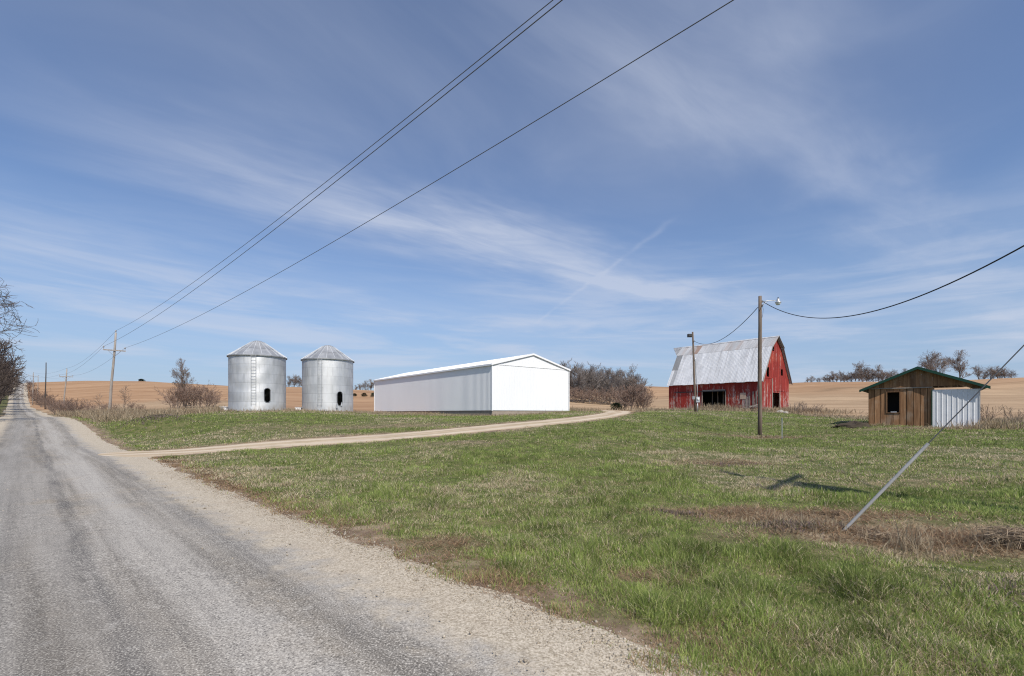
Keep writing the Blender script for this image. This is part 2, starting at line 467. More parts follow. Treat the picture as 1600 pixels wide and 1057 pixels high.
# ------------------------------------------------------------------ mesh helpers
class MB:
    def __init__(s): s.v = []; s.f = []; s.t = []; s.r = []
    def add(s, vs, fs, tone=1., rust=0.):
        o = len(s.v); s.v.extend([tuple(v) for v in vs])
        for f in fs: s.f.append(tuple(i + o for i in f)); s.t.append(tone); s.r.append(rust)
    def hexa(s, p, tone=1., rust=0.):
        """8 corners: 0-3 one face, 4-7 the opposite one"""
        s.add(p, [(3, 2, 1, 0), (4, 5, 6, 7), (0, 1, 5, 4), (1, 2, 6, 5), (2, 3, 7, 6), (3, 0, 4, 7)], tone, rust)
    def box(s, x0, x1, y0, y1, z0, z1, tone=1., rust=0.):
        s.hexa([(x0, y0, z0), (x1, y0, z0), (x1, y1, z0), (x0, y1, z0), (x0, y0, z1), (x1, y0, z1), (x1, y1, z1), (x0, y1, z1)], tone, rust)
    def beam(s, a, b, w, h, up=(0, 0, 1), tone=1.):
        a = Vector(a); b = Vector(b); d = (b - a).normalized(); u = Vector(up)
        r = d.cross(u)
        if r.length < 1e-4: r = d.cross(Vector((1, 0, 0)))
        r.normalize(); u = r.cross(d).normalized()
        r = r * (w / 2); u = u * (h / 2)
        s.hexa([a - r - u, a + r - u, a + r + u, a - r + u, b - r - u, b + r - u, b + r + u, b - r + u], tone)
    def tube(s, pts, rad, n=6, cap=True, tone=1.):
        pts = [Vector(p) for p in pts]; k = len(pts)
        if not isinstance(rad, (list, tuple)): rad = [rad] * k
        o = len(s.v); prev = None
        for i, p in enumerate(pts):
            d = (pts[min(i + 1, k - 1)] - pts[max(i - 1, 0)])
            d = d.normalized() if d.length > 1e-9 else Vector((0, 0, 1))
            a = prev if prev is not None else (Vector((1, 0, 0)) if abs(d.x) < .8 else Vector((0, 1, 0)))
            a = (a - d * a.dot(d)).normalized(); prev = a; b = d.cross(a)
            for j in range(n):
                q = p + (a * math.cos(2 * PI * j / n) + b * math.sin(2 * PI * j / n)) * rad[i]
                s.v.append((q.x, q.y, q.z))
        for i in range(k - 1):
            for j in range(n):
                s.f.append((o + i * n + j, o + i * n + (j + 1) % n, o + (i + 1) * n + (j + 1) % n, o + (i + 1) * n + j)); s.t.append(tone); s.r.append(0)
        if cap:
            s.f.append(tuple(o + j for j in reversed(range(n)))); s.t.append(tone); s.r.append(0)
            s.f.append(tuple(o + (k - 1) * n + j for j in range(n))); s.t.append(tone); s.r.append(0)
    def lathe(s, prof, n=24, c=(0, 0, 0), skip=None, tone=None):
        o = len(s.v)
        for r, z in prof:
            for j in range(n):
                a = 2 * PI * j / n
                s.v.append((c[0] + r * math.cos(a), c[1] + r * math.sin(a), c[2] + z))
        for i in range(len(prof) - 1):
            for j in range(n):
                if skip and skip(2 * PI * (j + .5) / n, (prof[i][1] + prof[i + 1][1]) / 2): continue
                s.f.append((o + i * n + j, o + i * n + (j + 1) % n, o + (i + 1) * n + (j + 1) % n, o + (i + 1) * n + j))
                s.t.append(tone(j, i) if tone else 1.); s.r.append(0)
    def build(s, name, m, parent=None, smooth=False, loc=None):
        me = bpy.data.meshes.new(name); me.from_pydata(s.v, [], s.f)
        a = me.attributes.new('tone', 'FLOAT', 'FACE'); a.data.foreach_set('value', s.t)
        if any(s.r):
            a = me.attributes.new('rust', 'FLOAT', 'FACE'); a.data.foreach_set('value', s.r)
        me.materials.append(MATS[m] if isinstance(m, str) else m)
        if smooth: me.polygons.foreach_set('use_smooth', [True] * len(me.polygons))
        o = bpy.data.objects.new(name, me); COL.objects.link(o)
        if parent: o.parent = parent
        if loc: o.location = loc
        return o


def tag(o, label, cat, group=None, kind=None):
    o['label'] = label; o['category'] = cat
    if group: o['group'] = group
    if kind: o['kind'] = kind
    return o
def thing(name, label, cat, loc=(0, 0, 0), rz=0., group=None):
    o = bpy.data.objects.new(name, None); COL.objects.link(o); o.empty_display_size = .3
    o.location = loc; o.rotation_euler = (0, 0, rz)
    return tag(o, label, cat, group)
def struct(o): o['kind'] = 'structure'; return o
def np_mesh(name, v, quads, tris, m, smooth=False):
    """big mesh from arrays"""
    me = bpy.data.meshes.new(name)
    nq, nt = len(quads), len(tris)
    me.vertices.add(len(v)); me.vertices.foreach_set('co', np.asarray(v, np.float32).ravel())
    idx = np.concatenate([np.asarray(quads, np.int32).ravel(), np.asarray(tris, np.int32).ravel()]) if nt else np.asarray(quads, np.int32).ravel()
    me.loops.add(len(idx)); me.loops.foreach_set('vertex_index', idx)
    me.polygons.add(nq + nt)
    ls = np.concatenate([np.arange(nq) * 4, nq * 4 + np.arange(nt) * 3]).astype(np.int32)
    me.polygons.foreach_set('loop_start', ls)
    if smooth: me.polygons.foreach_set('use_smooth', np.ones(nq + nt, bool))
    me.update(calc_edges=True); me.validate()
    me.materials.append(MATS[m])
    o = bpy.data.objects.new(name, me); COL.objects.link(o)
    return o

# ------------------------------------------------------------------ ground sheet
th = np.concatenate([np.radians(np.arange(-56, 56.01, .35)), np.radians(np.arange(58, 304, 3.))])
rr = [0.25]
while rr[-1] < 2500: rr.append(rr[-1] * (1.022 if rr[-1] > 2 else 1.12))
rr = np.array(rr)
TH, RR = np.meshgrid(th, rr)
GX = RR * np.sin(TH); GY = RR * np.cos(TH)
GZ = hg(GX, GY)

# lawn/field border: depth along each column of sight
_bp = np.array([-1200, -200, -60, 20, 40, 70, 110, 150, 250, 350, 600, 720, 890, 960, 1000, 1045, 1240, 1250, 1350, 1550, 1700, 2600.])
_bd = np.array([60, 60, 170, 260, 150, 85, 56, 38, 40, 46, 52, 62, 63, 52, 47, 66, 66, 56, 44, 36, 38, 45.])
def zone(x, y):
    yy = np.maximum(y, 1e-3)
    px = np.clip(CX + F * x / yy, -1200, 2600)
    b = np.interp(px, _bp, _bd)
    d = y + (fbm(x / 3.5, y / 3.5, 21, 3) - .5) * 5
    f = sstep(b - 1., b + 1.2, d)
    return np.where(y < 1, 0, f)
FLD = zone(GX, GY)
_pxg = np.clip(CX + F * GX / np.maximum(GY, 1e-3), -1200, 2600)
_cb = np.interp(_pxg, [-500, 60, 150, 260, 330, 450, 600, 1000, 1040, 1240, 1300, 1600, 2600], [150, 120, 150, 175, 150, 80, 70, 150, 150, 155, 160, 165, 170])
CROP = sstep(_cb - 8 - 22 * (_pxg > 1020), _cb + 8 + 22 * (_pxg > 1020), GY + (fbm(GX / 25, GY / 25, 31, 2) - .5) * 18)
LINE = np.exp(-((GY - _cb + (fbm(GX / 25, GY / 25, 31, 2) - .5) * 12) / 2.2)**2) * sstep(.35, .6, fbm(GX / 9, GY / 30, 41, 2)) * .6
_t, _w = to_tw(GX, GY)
_e = np.abs(_w - road_c(_t)); _dd = drive_dist(GX, GY).reshape(GX.shape)


def spots(x, y):
    """bare, matted dry places in the lawn"""
    s = np.zeros(np.shape(x))
    for px, py, d, rx, ry, k in ((1195, 687, 25, 3.0, .5, .9), (1440, 672, 27.5, 3.6, .8, .9), (1150, 802, 7.6, 1.3, .5, .95), (1290, 815, 7.0, 1.6, .35, .9), (1330, 842, 6.1, 1.6, .5, 1.), (1480, 850, 5.8, 1.5, .5, 1.),
                              (1130, 730, 14.1, 1.4, .6, .7), (740, 700, 19, 2.2, .7, .6), (1560, 870, 5.5, .8, .4, .8), (640, 668, 28, 5, 1.2, .6), (480, 672, 27, 4, 1.2, .4),
                              (1440, 750, 10, 1.8, .5, .4), (1090, 648, 50, 3, 2, .6), (1010, 900, 4.7, .5, .25, .5), (700, 850, 5.8, .5, .3, .6), (1230, 644, 62, 6, 3, .6)):
        cx, cy, _ = P(px, py, d)
        s = s + k * np.exp(-(((x - cx) / rx)**2 + ((y - cy) / ry)**2))
    return np.clip(s, 0, 1)
DIRT = np.clip(np.maximum(sstep(.8, .2, np.minimum(_e - 2.42, _dd) + (fbm(GX / .7, GY / .7, 51, 3) - .5) * 1.1), spots(GX, GY) * .8), 0, 1)

nr, nth = GX.shape
V = np.stack([GX, GY, GZ], -1).reshape(-1, 3)
ii, jj = np.meshgrid(np.arange(nr - 1), np.arange(nth), indexing='ij')
q = np.stack([ii * nth + jj, ii * nth + (jj + 1) % nth, (ii + 1) * nth + (jj + 1) % nth, (ii + 1) * nth + jj], -1).reshape(-1, 4)[:, ::-1]
fmean = FLD.ravel()[q].mean(1)
def sub_sheet(name, sel):
    qq = q[sel]; u, inv = np.unique(qq, return_inverse=True)
    o = np_mesh(name, V[u], inv.reshape(qq.shape), [], 'ground', True)
    for nm, arr in (('field', FLD), ('crop', CROP), ('dirt', DIRT), ('line', LINE)):
        a = o.data.attributes.new(nm, 'FLOAT', 'POINT'); a.data.foreach_set('value', arr.ravel()[u].astype(np.float32))
    return struct(o)
sub_sheet('ground', fmean < .5)
sub_sheet('crop_field', fmean >= .5)


def strip(name, s_arr, left, right, m, ncol, centre, up, skirt=.25):
    """a paved strip draped on the smooth terrain; centre(s) -> x, y, nx, ny"""
    vs = []; uv = []
    for k, s_ in enumerate(s_arr):
        cx, cy, nx, ny = centre(k)
        ws = np.linspace(left[k], right[k], ncol)
        x = cx + nx * ws; y = cy + ny * ws
        z = hs(x, y) + up + .03 * (1 - (ws / max(abs(left[k]), abs(right[k])))**2)
        z2 = z.copy()
        vs += list(zip(x, y, z)); uv += [(w_, s_) for w_ in ws]
    n = ncol
    qs = [(i * n + j, i * n + j + 1, (i + 1) * n + j + 1, (i + 1) * n + j) for i in range(len(s_arr) - 1) for j in range(n - 1)]
    o = np_mesh(name, np.array(vs), np.array(qs), [], m, True)
    ul = o.data.uv_layers.new(name='UVMap')
    li = np.empty(len(o.data.loops), np.int32); o.data.loops.foreach_get('vertex_index', li)
    ul.data.foreach_set('uv', np.array(uv, np.float32)[li].ravel())
    return struct(o)


ts = [-60.]
while ts[-1] < 520: ts.append(ts[-1] + min(4., .09 + .02 * max(0, abs(ts[-1] - 4) - 3)))
ts = np.array(ts)
def rc(k):
    t = ts[k]; w = float(road_c(t)); s = (float(road_c(t + .5)) - float(road_c(t - .5)))
    x, y = from_tw(t, w)
    d = RT + RW * s; d /= np.linalg.norm(d)
    return x, y, d[1], -d[0]
jit = lambda sc, am, sd: (fbm(ts / sc, ts * 0 + sd, sd, 3) - .5) * am
strip('road', ts, -1.98 + jit(.5, .25, 61), 1.98 + jit(.5, .30, 62), 'asphalt', 26, rc, .008)
strip('road_shoulder', ts, -2.85 + jit(.6, .4, 63), 2.85 + jit(.5, .5, 64) , 'gravel', 24, rc, -.009)
def dc(k):
    a = DRVP[max(k - 1, 0)]; b = DRVP[min(k + 1, len(DRVP) - 1)]; d = (b - a) / np.linalg.norm(b - a)
    return DRVP[k][0], DRVP[k][1], d[1], -d[0]
hw = drive_half(DRVS)
strip('driveway', DRVS, -hw + (fbm(DRVS / 1.1, DRVS * 0 + 3, 71, 3) - .5) * .7, hw + (fbm(DRVS / 1.1, DRVS * 0 + 5, 72, 3) - .5) * .7, 'drive_gravel', 16, dc, -.004)

# ------------------------------------------------------------------ grass blades
BUILD = []     # footprints (centre, axes) to keep grass out of
def blades(name, x, y, z, length, width, lean, col, m='blade', droop=.35):
    n = len(x)
    yaw = RNG.uniform(0, 2 * PI, n); la = RNG.uniform(0, 2 * PI, n)
    ax = np.cos(yaw); ay = np.sin(yaw)
    lx = np.cos(la) * lean; ly = np.sin(la) * lean
    v = np.empty((n, 5, 3))
    for k, (fz, fw) in enumerate(((0, -.5), (0, .5), (.55, -.36), (.55, .36), (1, 0))):
        bend = fz * fz
        v[:, k, 0] = x + ax * width * fw + lx * length * (fz * .55 + bend * .6)
        v[:, k, 1] = y + ay * width * fw + ly * length * (fz * .55 + bend * .6)
        v[:, k, 2] = z + length * fz * np.sqrt(np.clip(1 - (lean * .85)**2, .06, 1)) * (1 - droop * bend * lean)
    b = np.arange(n)[:, None] * 5
    quads = b + np.array([[0, 1, 3, 2]]); tris = b + np.array([[2, 3, 4]])
    o = np_mesh(name, v.reshape(-1, 3), quads, tris, m)
    c = np.ones((n, 5, 4), np.float32)
    c[:, :, :3] = col[:, None, :]
    a = o.data.color_attributes.new('Col', 'FLOAT_COLOR', 'POINT'); a.data.foreach_set('color', c.ravel())
    return o


def scatter(n, dmin, dmax, c0=.0032, c1=.00095):
    # distance density ~ 1/width
    u = RNG.uniform(0, 1, n)
    A = c0 + c1 * dmin; B = c0 + c1 * dmax
    d = (A * (B / A)**u - c0) / c1
    a = np.radians(RNG.uniform(-51, 51, n))
    return d * np.sin(a), d * np.cos(a), d


# building data needed for the footprints
SHED_N, SHED_TH, SHED_L, SHED_W = (-2.1, 50.), math.atan2(.62, .785), 31.7, 11.4
BARN_N, BARN_TH, BARN_L, BARN_W = (34.3, 65.), math.radians(39), 14.4, 9.0
def in_rect(x, y, N, thh, L, W, pad=.05):
    gx, gy = math.cos(thh), math.sin(thh)
    a = (x - N[0]) * gx + (y - N[1]) * gy; b = -(x - N[0]) * gy + (y - N[1]) * gx
    return (a > -pad) & (a < W + pad) & (b > -pad) & (b < L + pad)
WS_P, WS_D, WS_LEN, WS_DEEP = np.array(P(1357, 646, 31.)[:2]), np.array([.75, -.6614]), 5.15, 5.6
WS_B = np.array([.6614, .75])
def in_ws(x, y):
    a = (x - WS_P[0]) * WS_D[0] + (y - WS_P[1]) * WS_D[1]; b = (x - WS_P[0]) * WS_B[0] + (y - WS_P[1]) * WS_B[1]
    return (a > -.1) & (a < WS_LEN + .1) & (b > -.1) & (b < WS_DEEP + .1)
BIN_R = 2.6
BIN1 = P(402.8, 646, 48.4); BIN2 = P(512.6, 646, 51.6)
def blocked(x, y):
    m = in_rect(x, y, SHED_N, SHED_TH, SHED_L, SHED_W) | in_rect(x, y, BARN_N, BARN_TH, BARN_L, BARN_W) | in_ws(x, y)
    for c in (BIN1, BIN2): m |= np.hypot(x - c[0], y - c[1]) < BIN_R + .05
    return m


def mixc(t, a, b): return np.asarray(a)[None] * (1 - t[:, None]) + np.asarray(b)[None] * t[:, None]


gx, gy, gd = scatter(820000, 2.2, 68)
_t, _w = to_tw(gx, gy)
e = np.abs(_w - road_c(_t)); dd = drive_dist(gx, gy)
edge = np.minimum(e - 2.42, dd) + (fbm(gx / .6, gy / .6, 81, 3) - .5) * .9 + .16
sp = spots(gx, gy)
keep = (edge > .05) & (zone(gx, gy) < .45) & ~blocked(gx, gy)
keep &= RNG.uniform(0, 1, len(gx)) < (.5 + .5 * sstep(.1, .7, edge)) * (1 - .45 * sp)
gx, gy, gd, edge, sp = gx[keep], gy[keep], gd[keep], edge[keep], sp[keep]
gz = hg(gx, gy) - .01
n = len(gx)
tuft = fbm(gx / .38, gy / .38, 91, 2); patch = fbm(gx / 2.6, gy / 2.6, 92, 3); pat2 = fbm(gx / 7, gy / 4, 93, 3)
dryp = np.clip(sstep(.52, .72, patch) * .6 + sstep(.50, .7, pat2) * .5 + sp * .95 + .12 + .55 * sstep(.6, .15, edge), 0, .95)
isdry = RNG.uniform(0, 1, n) < dryp
g1 = mixc(RNG.uniform(0, 1, n), (.14, .215, .040), (.41, .455, .145))
g1 = g1 * (.38 + .85 * fbm(gx / .3, gy / .3, 95, 2) + .55 * (fbm(gx / 1.1, gy / .8, 97, 3) - .35))[:, None]
g2 = mixc(RNG.uniform(0, 1, n), (.42, .325, .20), (.72, .61, .43))
moss = np.zeros(n)
for px, py, d, rx, ry in ((1290, 853, 5.9, .25, .09), (1510, 895, 4.95, .5, .13), (1440, 858, 5.8, .3, .08), (1390, 830, 6.4, .2, .08), (1110, 805, 7.5, .3, .1), (1560, 905, 4.7, .4, .1), (205, 660, 29, 1.2, .6)):
    cx, cy, _ = P(px, py, d); moss += np.exp(-(((gx - cx) / rx)**2 + ((gy - cy) / ry)**2))
g1 = np.where((RNG.uniform(0, 1, n) < moss)[:, None], mixc(RNG.uniform(0, 1, n), (.19, .24, .03), (.30, .34, .07)), g1)
isdry &= RNG.uniform(0, 1, n) > moss * .8
g2 = np.where((edge < .45)[:, None], g2 * np.array([.72, .62, .52]), g2) * (1 - np.clip(sp, 0, 1)[:, None] * np.array([.12, .27, .28]) * (vnoise(gx / .35, gy / .35, 55)[:, None] + .35))
col = np.where(isdry[:, None], g2, g1)
ln = (.04 + .32 * np.clip(tuft - .18, 0, 1)**1.7 * RNG.uniform(.5, 1.3, n) * (.55 + .9 * fbm(gx / 1.3, gy / 1.3, 96, 2))) * (1 - .55 * sp) * (.55 + .45 * sstep(.1, .9, edge))
ln = np.where(isdry, ln * .85, ln) * (1 - .5 * np.clip(moss, 0, 1)) * (1 + .35 * sstep(8, 3, gd))
wd = (.0026 + .00072 * gd) * RNG.uniform(.7, 1.3, n)
lean = np.where(isdry, RNG.uniform(.35, 1.1, n), RNG.uniform(.1, .85, n)) + .35 * sp
tag(blades('grass', gx, gy, gz, ln, wd, np.clip(lean, 0, 1.1), col), 'green spring lawn grass mixed with straw coloured blades', 'grass', kind='stuff')

# tall dead grass: along the lawn border, the foundations and the anchor
dx, dy, dl = [], [], []
def dry_patch(px, py, d, rx, ry, n, hmin, hmax):
    cx, cy, _ = P(px, py, d)
    dx.append(cx + RNG.normal(0, rx, n)); dy.append(cy + RNG.normal(0, ry, n)); dl.append(RNG.uniform(hmin, hmax, n))
for a in ((1115, 640, 62, 1.6, .4, 900, .4, 1.3), (1090, 641, 60, 3., .6, 700, .3, .7), (1255, 640, 64, 2.6, 2., 2500, .3, .9), (1150, 640, 60, 3, .6, 700, .2, .6),
          (1425, 868, 5.45, .12, .07, 90, .25, .5), (1410, 850, 5.7, .3, .15, 110, .12, .3), (1450, 885, 5.2, .25, .12, 90, .15, .32), (1255, 825, 6.5, .25, .15, 160, .12, .26),
          (1540, 668, 27.6, .9, .7, 700, .3, .8), (1470, 672, 27.2, 2., .25, 700, .1, .3), (1370, 667, 30.2, 1.2, .3, 300, .1, .3), (1330, 842, 6.1, .6, .3, 380, .06, .16), (1200, 812, 7.2, .6, .3, 420, .06, .16), (1245, 838, 6.2, .25, .15, 260, .05, .13), (1590, 872, 5.4, .3, .14, 420, .08, .26), (1120, 800, 7.6, .5, .2, 250, .05, .14), (1560, 850, 5.7, .4, .2, 250, .05, .14),
          (1480, 850, 5.8, .7, .25, 420, .06, .17), (700, 650, 47, 7, 1., 1300, .15, .4), (830, 648, 50, 4, .8, 700, .12, .35), (600, 648, 47, 5, 2, 900, .15, .4),
          (404, 645, 43, 3.5, .6, 500, .12, .35), (512, 645, 49.5, 3.5, .6, 500, .12, .35), (985, 642, 60, 6, 4, 1500, .2, .7), (1590, 660, 37, 4, 3, 1300, .2, .6), (1195, 687, 25, 1.6, .3, 500, .08, .22)):
    dry_patch(*a)
# the border itself
pxs = RNG.uniform(120, 1640, 26000); bd = np.interp(pxs, _bp, _bd) + RNG.normal(1.5, 2.2, len(pxs))
dx.append((pxs - CX) / F * bd); dy.append(bd); dl.append(RNG.uniform(.12, .5, len(pxs)) * np.where(pxs < 350, 1.8, 1.))
pxs = RNG.uniform(90, 340, 9000); bd = np.interp(pxs, [90, 150, 340], [62, 44, 46]) + RNG.normal(3, 4, len(pxs))
dx.append((pxs - CX) / F * bd); dy.append(bd); dl.append(RNG.uniform(.3, 1.1, len(pxs)) * np.interp(pxs, [90, 200, 260, 340], [1, 1, .5, .3]))
lt = RNG.uniform(0, 1, 30000)**1.5 * 26 - 1; lw = road_c(lt) + 2.75 + RNG.normal(0, .28, len(lt))
lx_, ly_ = from_tw(lt, lw); kk = (vnoise(lx_ / .5, ly_ / .5, 77) > .35) & (ly_ > 1.5)
for px, py, d, rx, ry, n_ in ((1150, 802, 7.6, 1.1, .4, 2600), (1290, 815, 7.0, 1.3, .3, 2200), (1330, 842, 6.1, 1.1, .35, 2600), (1480, 850, 5.8, 1.0, .35, 2400), (1580, 872, 5.4, .5, .25, 1200), (1130, 730, 14.1, 1.2, .5, 900), (1195, 687, 25, 2.4, .4, 900), (700, 850, 5.8, .45, .25, 700), (1010, 900, 4.7, .4, .2, 500)):
    cx, cy, _ = P(px, py, d); dx.append(cx + RNG.normal(0, rx * .7, n_)); dy.append(cy + RNG.normal(0, ry * .7, n_)); dl.append(-RNG.uniform(.04, .15, n_))
dx.append(lx_[kk]); dy.append(ly_[kk]); dl.append(-RNG.uniform(.03, .10, kk.sum()))
dx = np.concatenate(dx); dy = np.concatenate(dy); dl = np.concatenate(dl)
_t, _w = to_tw(dx, dy)
k = ~blocked(dx, dy) & ((np.minimum(np.abs(_w - road_c(_t)) - 2.6, drive_dist(dx, dy)) > .3) | ((dl < 0) & (drive_dist(dx, dy) > .2) & (np.abs(_w - road_c(_t)) > 2.3)))
dx, dy, dl = dx[k], dy[k], dl[k]; n = len(dx); dd_ = np.hypot(dx, dy); lit = dl < 0; dl = np.abs(dl)
dcol = mixc(RNG.uniform(0, 1, n), (.28, .205, .125), (.47, .385, .265)) * np.where(lit, RNG.uniform(.45, 1.15, n), 1.)[:, None] * np.where(lit[:, None], np.array([1., .84, .76]), 1.)
tag(blades('dry_grass', dx, dy, hg(dx, dy) - np.where(lit, .003, .02), dl, (.004 + .0009 * dd_) * RNG.uniform(.6, 1.2, n), np.where(lit, RNG.uniform(.85, 1.15, n), RNG.uniform(.1, .9, n)), dcol),
    'tall straw coloured dead grass along the lawn border and walls', 'dry grass', kind='stuff')

# purple flowering weeds
wx, wy = [], []
for px, py, d, rx, ry, n in ((245, 652, 31, .9, .7, 900), (1245, 840, 6.2, .2, .14, 420), (1215, 826, 6.5, .3, .12, 200), (1060, 806, 7.4, .2, .12, 300), (1580, 940, 4.1, .5, .15, 260), (1130, 732, 13.8, .6, .2, 160)):
    cx, cy, _ = P(px, py, d); wx.append(cx + RNG.normal(0, rx, n)); wy.append(cy + RNG.normal(0, ry, n))
wx = np.concatenate(wx); wy = np.concatenate(wy); n = len(wx); wd_ = np.hypot(wx, wy)
tag(blades('purple_weeds', wx, wy, hg(wx, wy), RNG.uniform(.02, .08, n) + .0016 * wd_, .007 + .0012 * wd_, RNG.uniform(.1, .9, n), mixc(RNG.uniform(0, 1, n)**1.5, (.15, .14, .07), (.30, .205, .22))),
    'low purple flowering weeds in patches on the lawn', 'weeds', kind='stuff')

# loose stones on the gravel edges
def pebbles():
    n = 15000
    t = RNG.uniform(0, 1, n)**1.6 * 16 - .5; side = np.ones(n)
    w = road_c(t) + 2.2 + RNG.normal(0, .26, n)
    stray = RNG.uniform(0, 1, n) < .03
    w = np.where(stray, road_c(t) + RNG.uniform(-1.5, 1.9, n), w)
    x, y = from_tw(t, w)
    d = np.hypot(x, y); e = np.abs(w - road_c(t))
    k_ = e < 2.55; t, w, x, y, d, e = t[k_], w[k_], x[k_], y[k_], d[k_], e[k_]; n = len(t)
    z = np.where(e < 1.7, hs(x, y) + .03, np.where(e < 2.4, hs(x, y) + .004, hg(x, y)))
    r = RNG.gamma(2.0, .0030, n).clip(.003, .017) * (1 + d * .02)
    v = np.array([(1, 0, 0), (0, 1, 0), (-1, 0, 0), (0, -1, 0), (0, 0, .8), (0, 0, -.8)])
    vv = v[None] * r[:, None, None] * RNG.uniform(.65, 1.2, (n, 6, 1))
    a = RNG.uniform(0, 2 * PI, n); c, s = np.cos(a)[:, None], np.sin(a)[:, None]
    X = vv[:, :, 0] * c - vv[:, :, 1] * s; Y = vv[:, :, 0] * s + vv[:, :, 1] * c
    co = np.stack([X + x[:, None], Y + y[:, None], vv[:, :, 2] + z[:, None] + r[:, None] * .2], -1)
    f = np.array([(0, 1, 4), (1, 2, 4), (2, 3, 4), (3, 0, 4), (1, 0, 5), (2, 1, 5), (3, 2, 5), (0, 3, 5)])
    tr = (np.arange(n)[:, None, None] * 6 + f[None]).reshape(-1, 3)
    o = np_mesh('gravel', co.reshape(-1, 3), np.zeros((0, 4), int), tr, 'blade')
    col = np.ones((n, 6, 4), np.float32); col[:, :, :3] = mixc(RNG.uniform(0, 1, n), (.42, .355, .27), (.68, .61, .50))[:, None, :]
    at = o.data.color_attributes.new('Col', 'FLOAT_COLOR', 'POINT'); at.data.foreach_set('color', col.ravel())
    tag(o, 'loose cream gravel stones along the road edge', 'gravel', kind='stuff')
pebbles()

# ------------------------------------------------------------------ building pieces
def sub_openings(z0, z1, u, ops):
    """vertical board at u cut by openings (u0,u1,z0,z1)"""
    iv = [(z0, z1)]
    for a, b, c, d in ops:
        if a <= u <= b:
            nv = []
            for p, r in iv:
                if d <= p or c >= r: nv.append((p, r)); continue
                if c > p: nv.append((p, c))
                if d < r: nv.append((d, r))
            iv = nv
    return [i for i in iv if i[1] - i[0] > .03]


def board_wall(mb, place, u0, u1, zb, zt, ops=(), bw=.2, th_=.025, gap=.008, jitter=.012, tones=(.8, 1.15), zjit=.0):
    """vertical boards; place(u, out, z) -> local point; zt(u) top height"""
    cuts = sorted({u0, u1, *[o[0] for o in ops], *[o[1] for o in ops]})
    us = [cuts[0]]
    for a, b in zip(cuts[:-1], cuts[1:]):
        k = max(1, round((b - a) / bw))
        us += [a + (b - a) * (i + 1) / k for i in range(k)]
    for a, b in zip(us[:-1], us[1:]):
        if b - a < .01: continue
        off = random.uniform(0, jitter); tn = random.uniform(*tones)
        for p, r in sub_openings(zb - random.uniform(0, zjit), 99, (a + b) / 2, ops):
            ta = min(r, zt(a + gap)); tb = min(r, zt(b - gap))
            if min(ta, tb) - p < .02: continue
            a2, b2 = a + gap / 2, b - gap / 2
            mb.hexa([place(a2, off, p), place(b2, off, p), place(b2, off - th_, p), place(a2, off - th_, p),
                     place(a2, off, ta), place(b2, off, tb), place(b2, off - th_, tb), place(a2, off - th_, ta)], tn)


def rib_wall(mb, place, u0, u1, zb, zt, pitch=.229, rib=.022, flat=.165, extra=()):
    us = []
    u = u0
    while u < u1 - 1e-6:
        for du, o in ((0, 0), (flat, 0), (flat + .016, rib), (flat + .044, rib)):
            if u + du < u1: us.append((u + du, o))
        u += pitch
    us.append((u1, 0))
    for x in extra: us.append((x, 0.))
    us.sort()
    vs = []
    for u, o in us: vs += [place(u, o, zb), place(u, o, zt(u))]
    mb.add(vs, [(2 * i, 2 * i + 2, 2 * i + 3, 2 * i + 1) for i in range(len(us) - 1)])


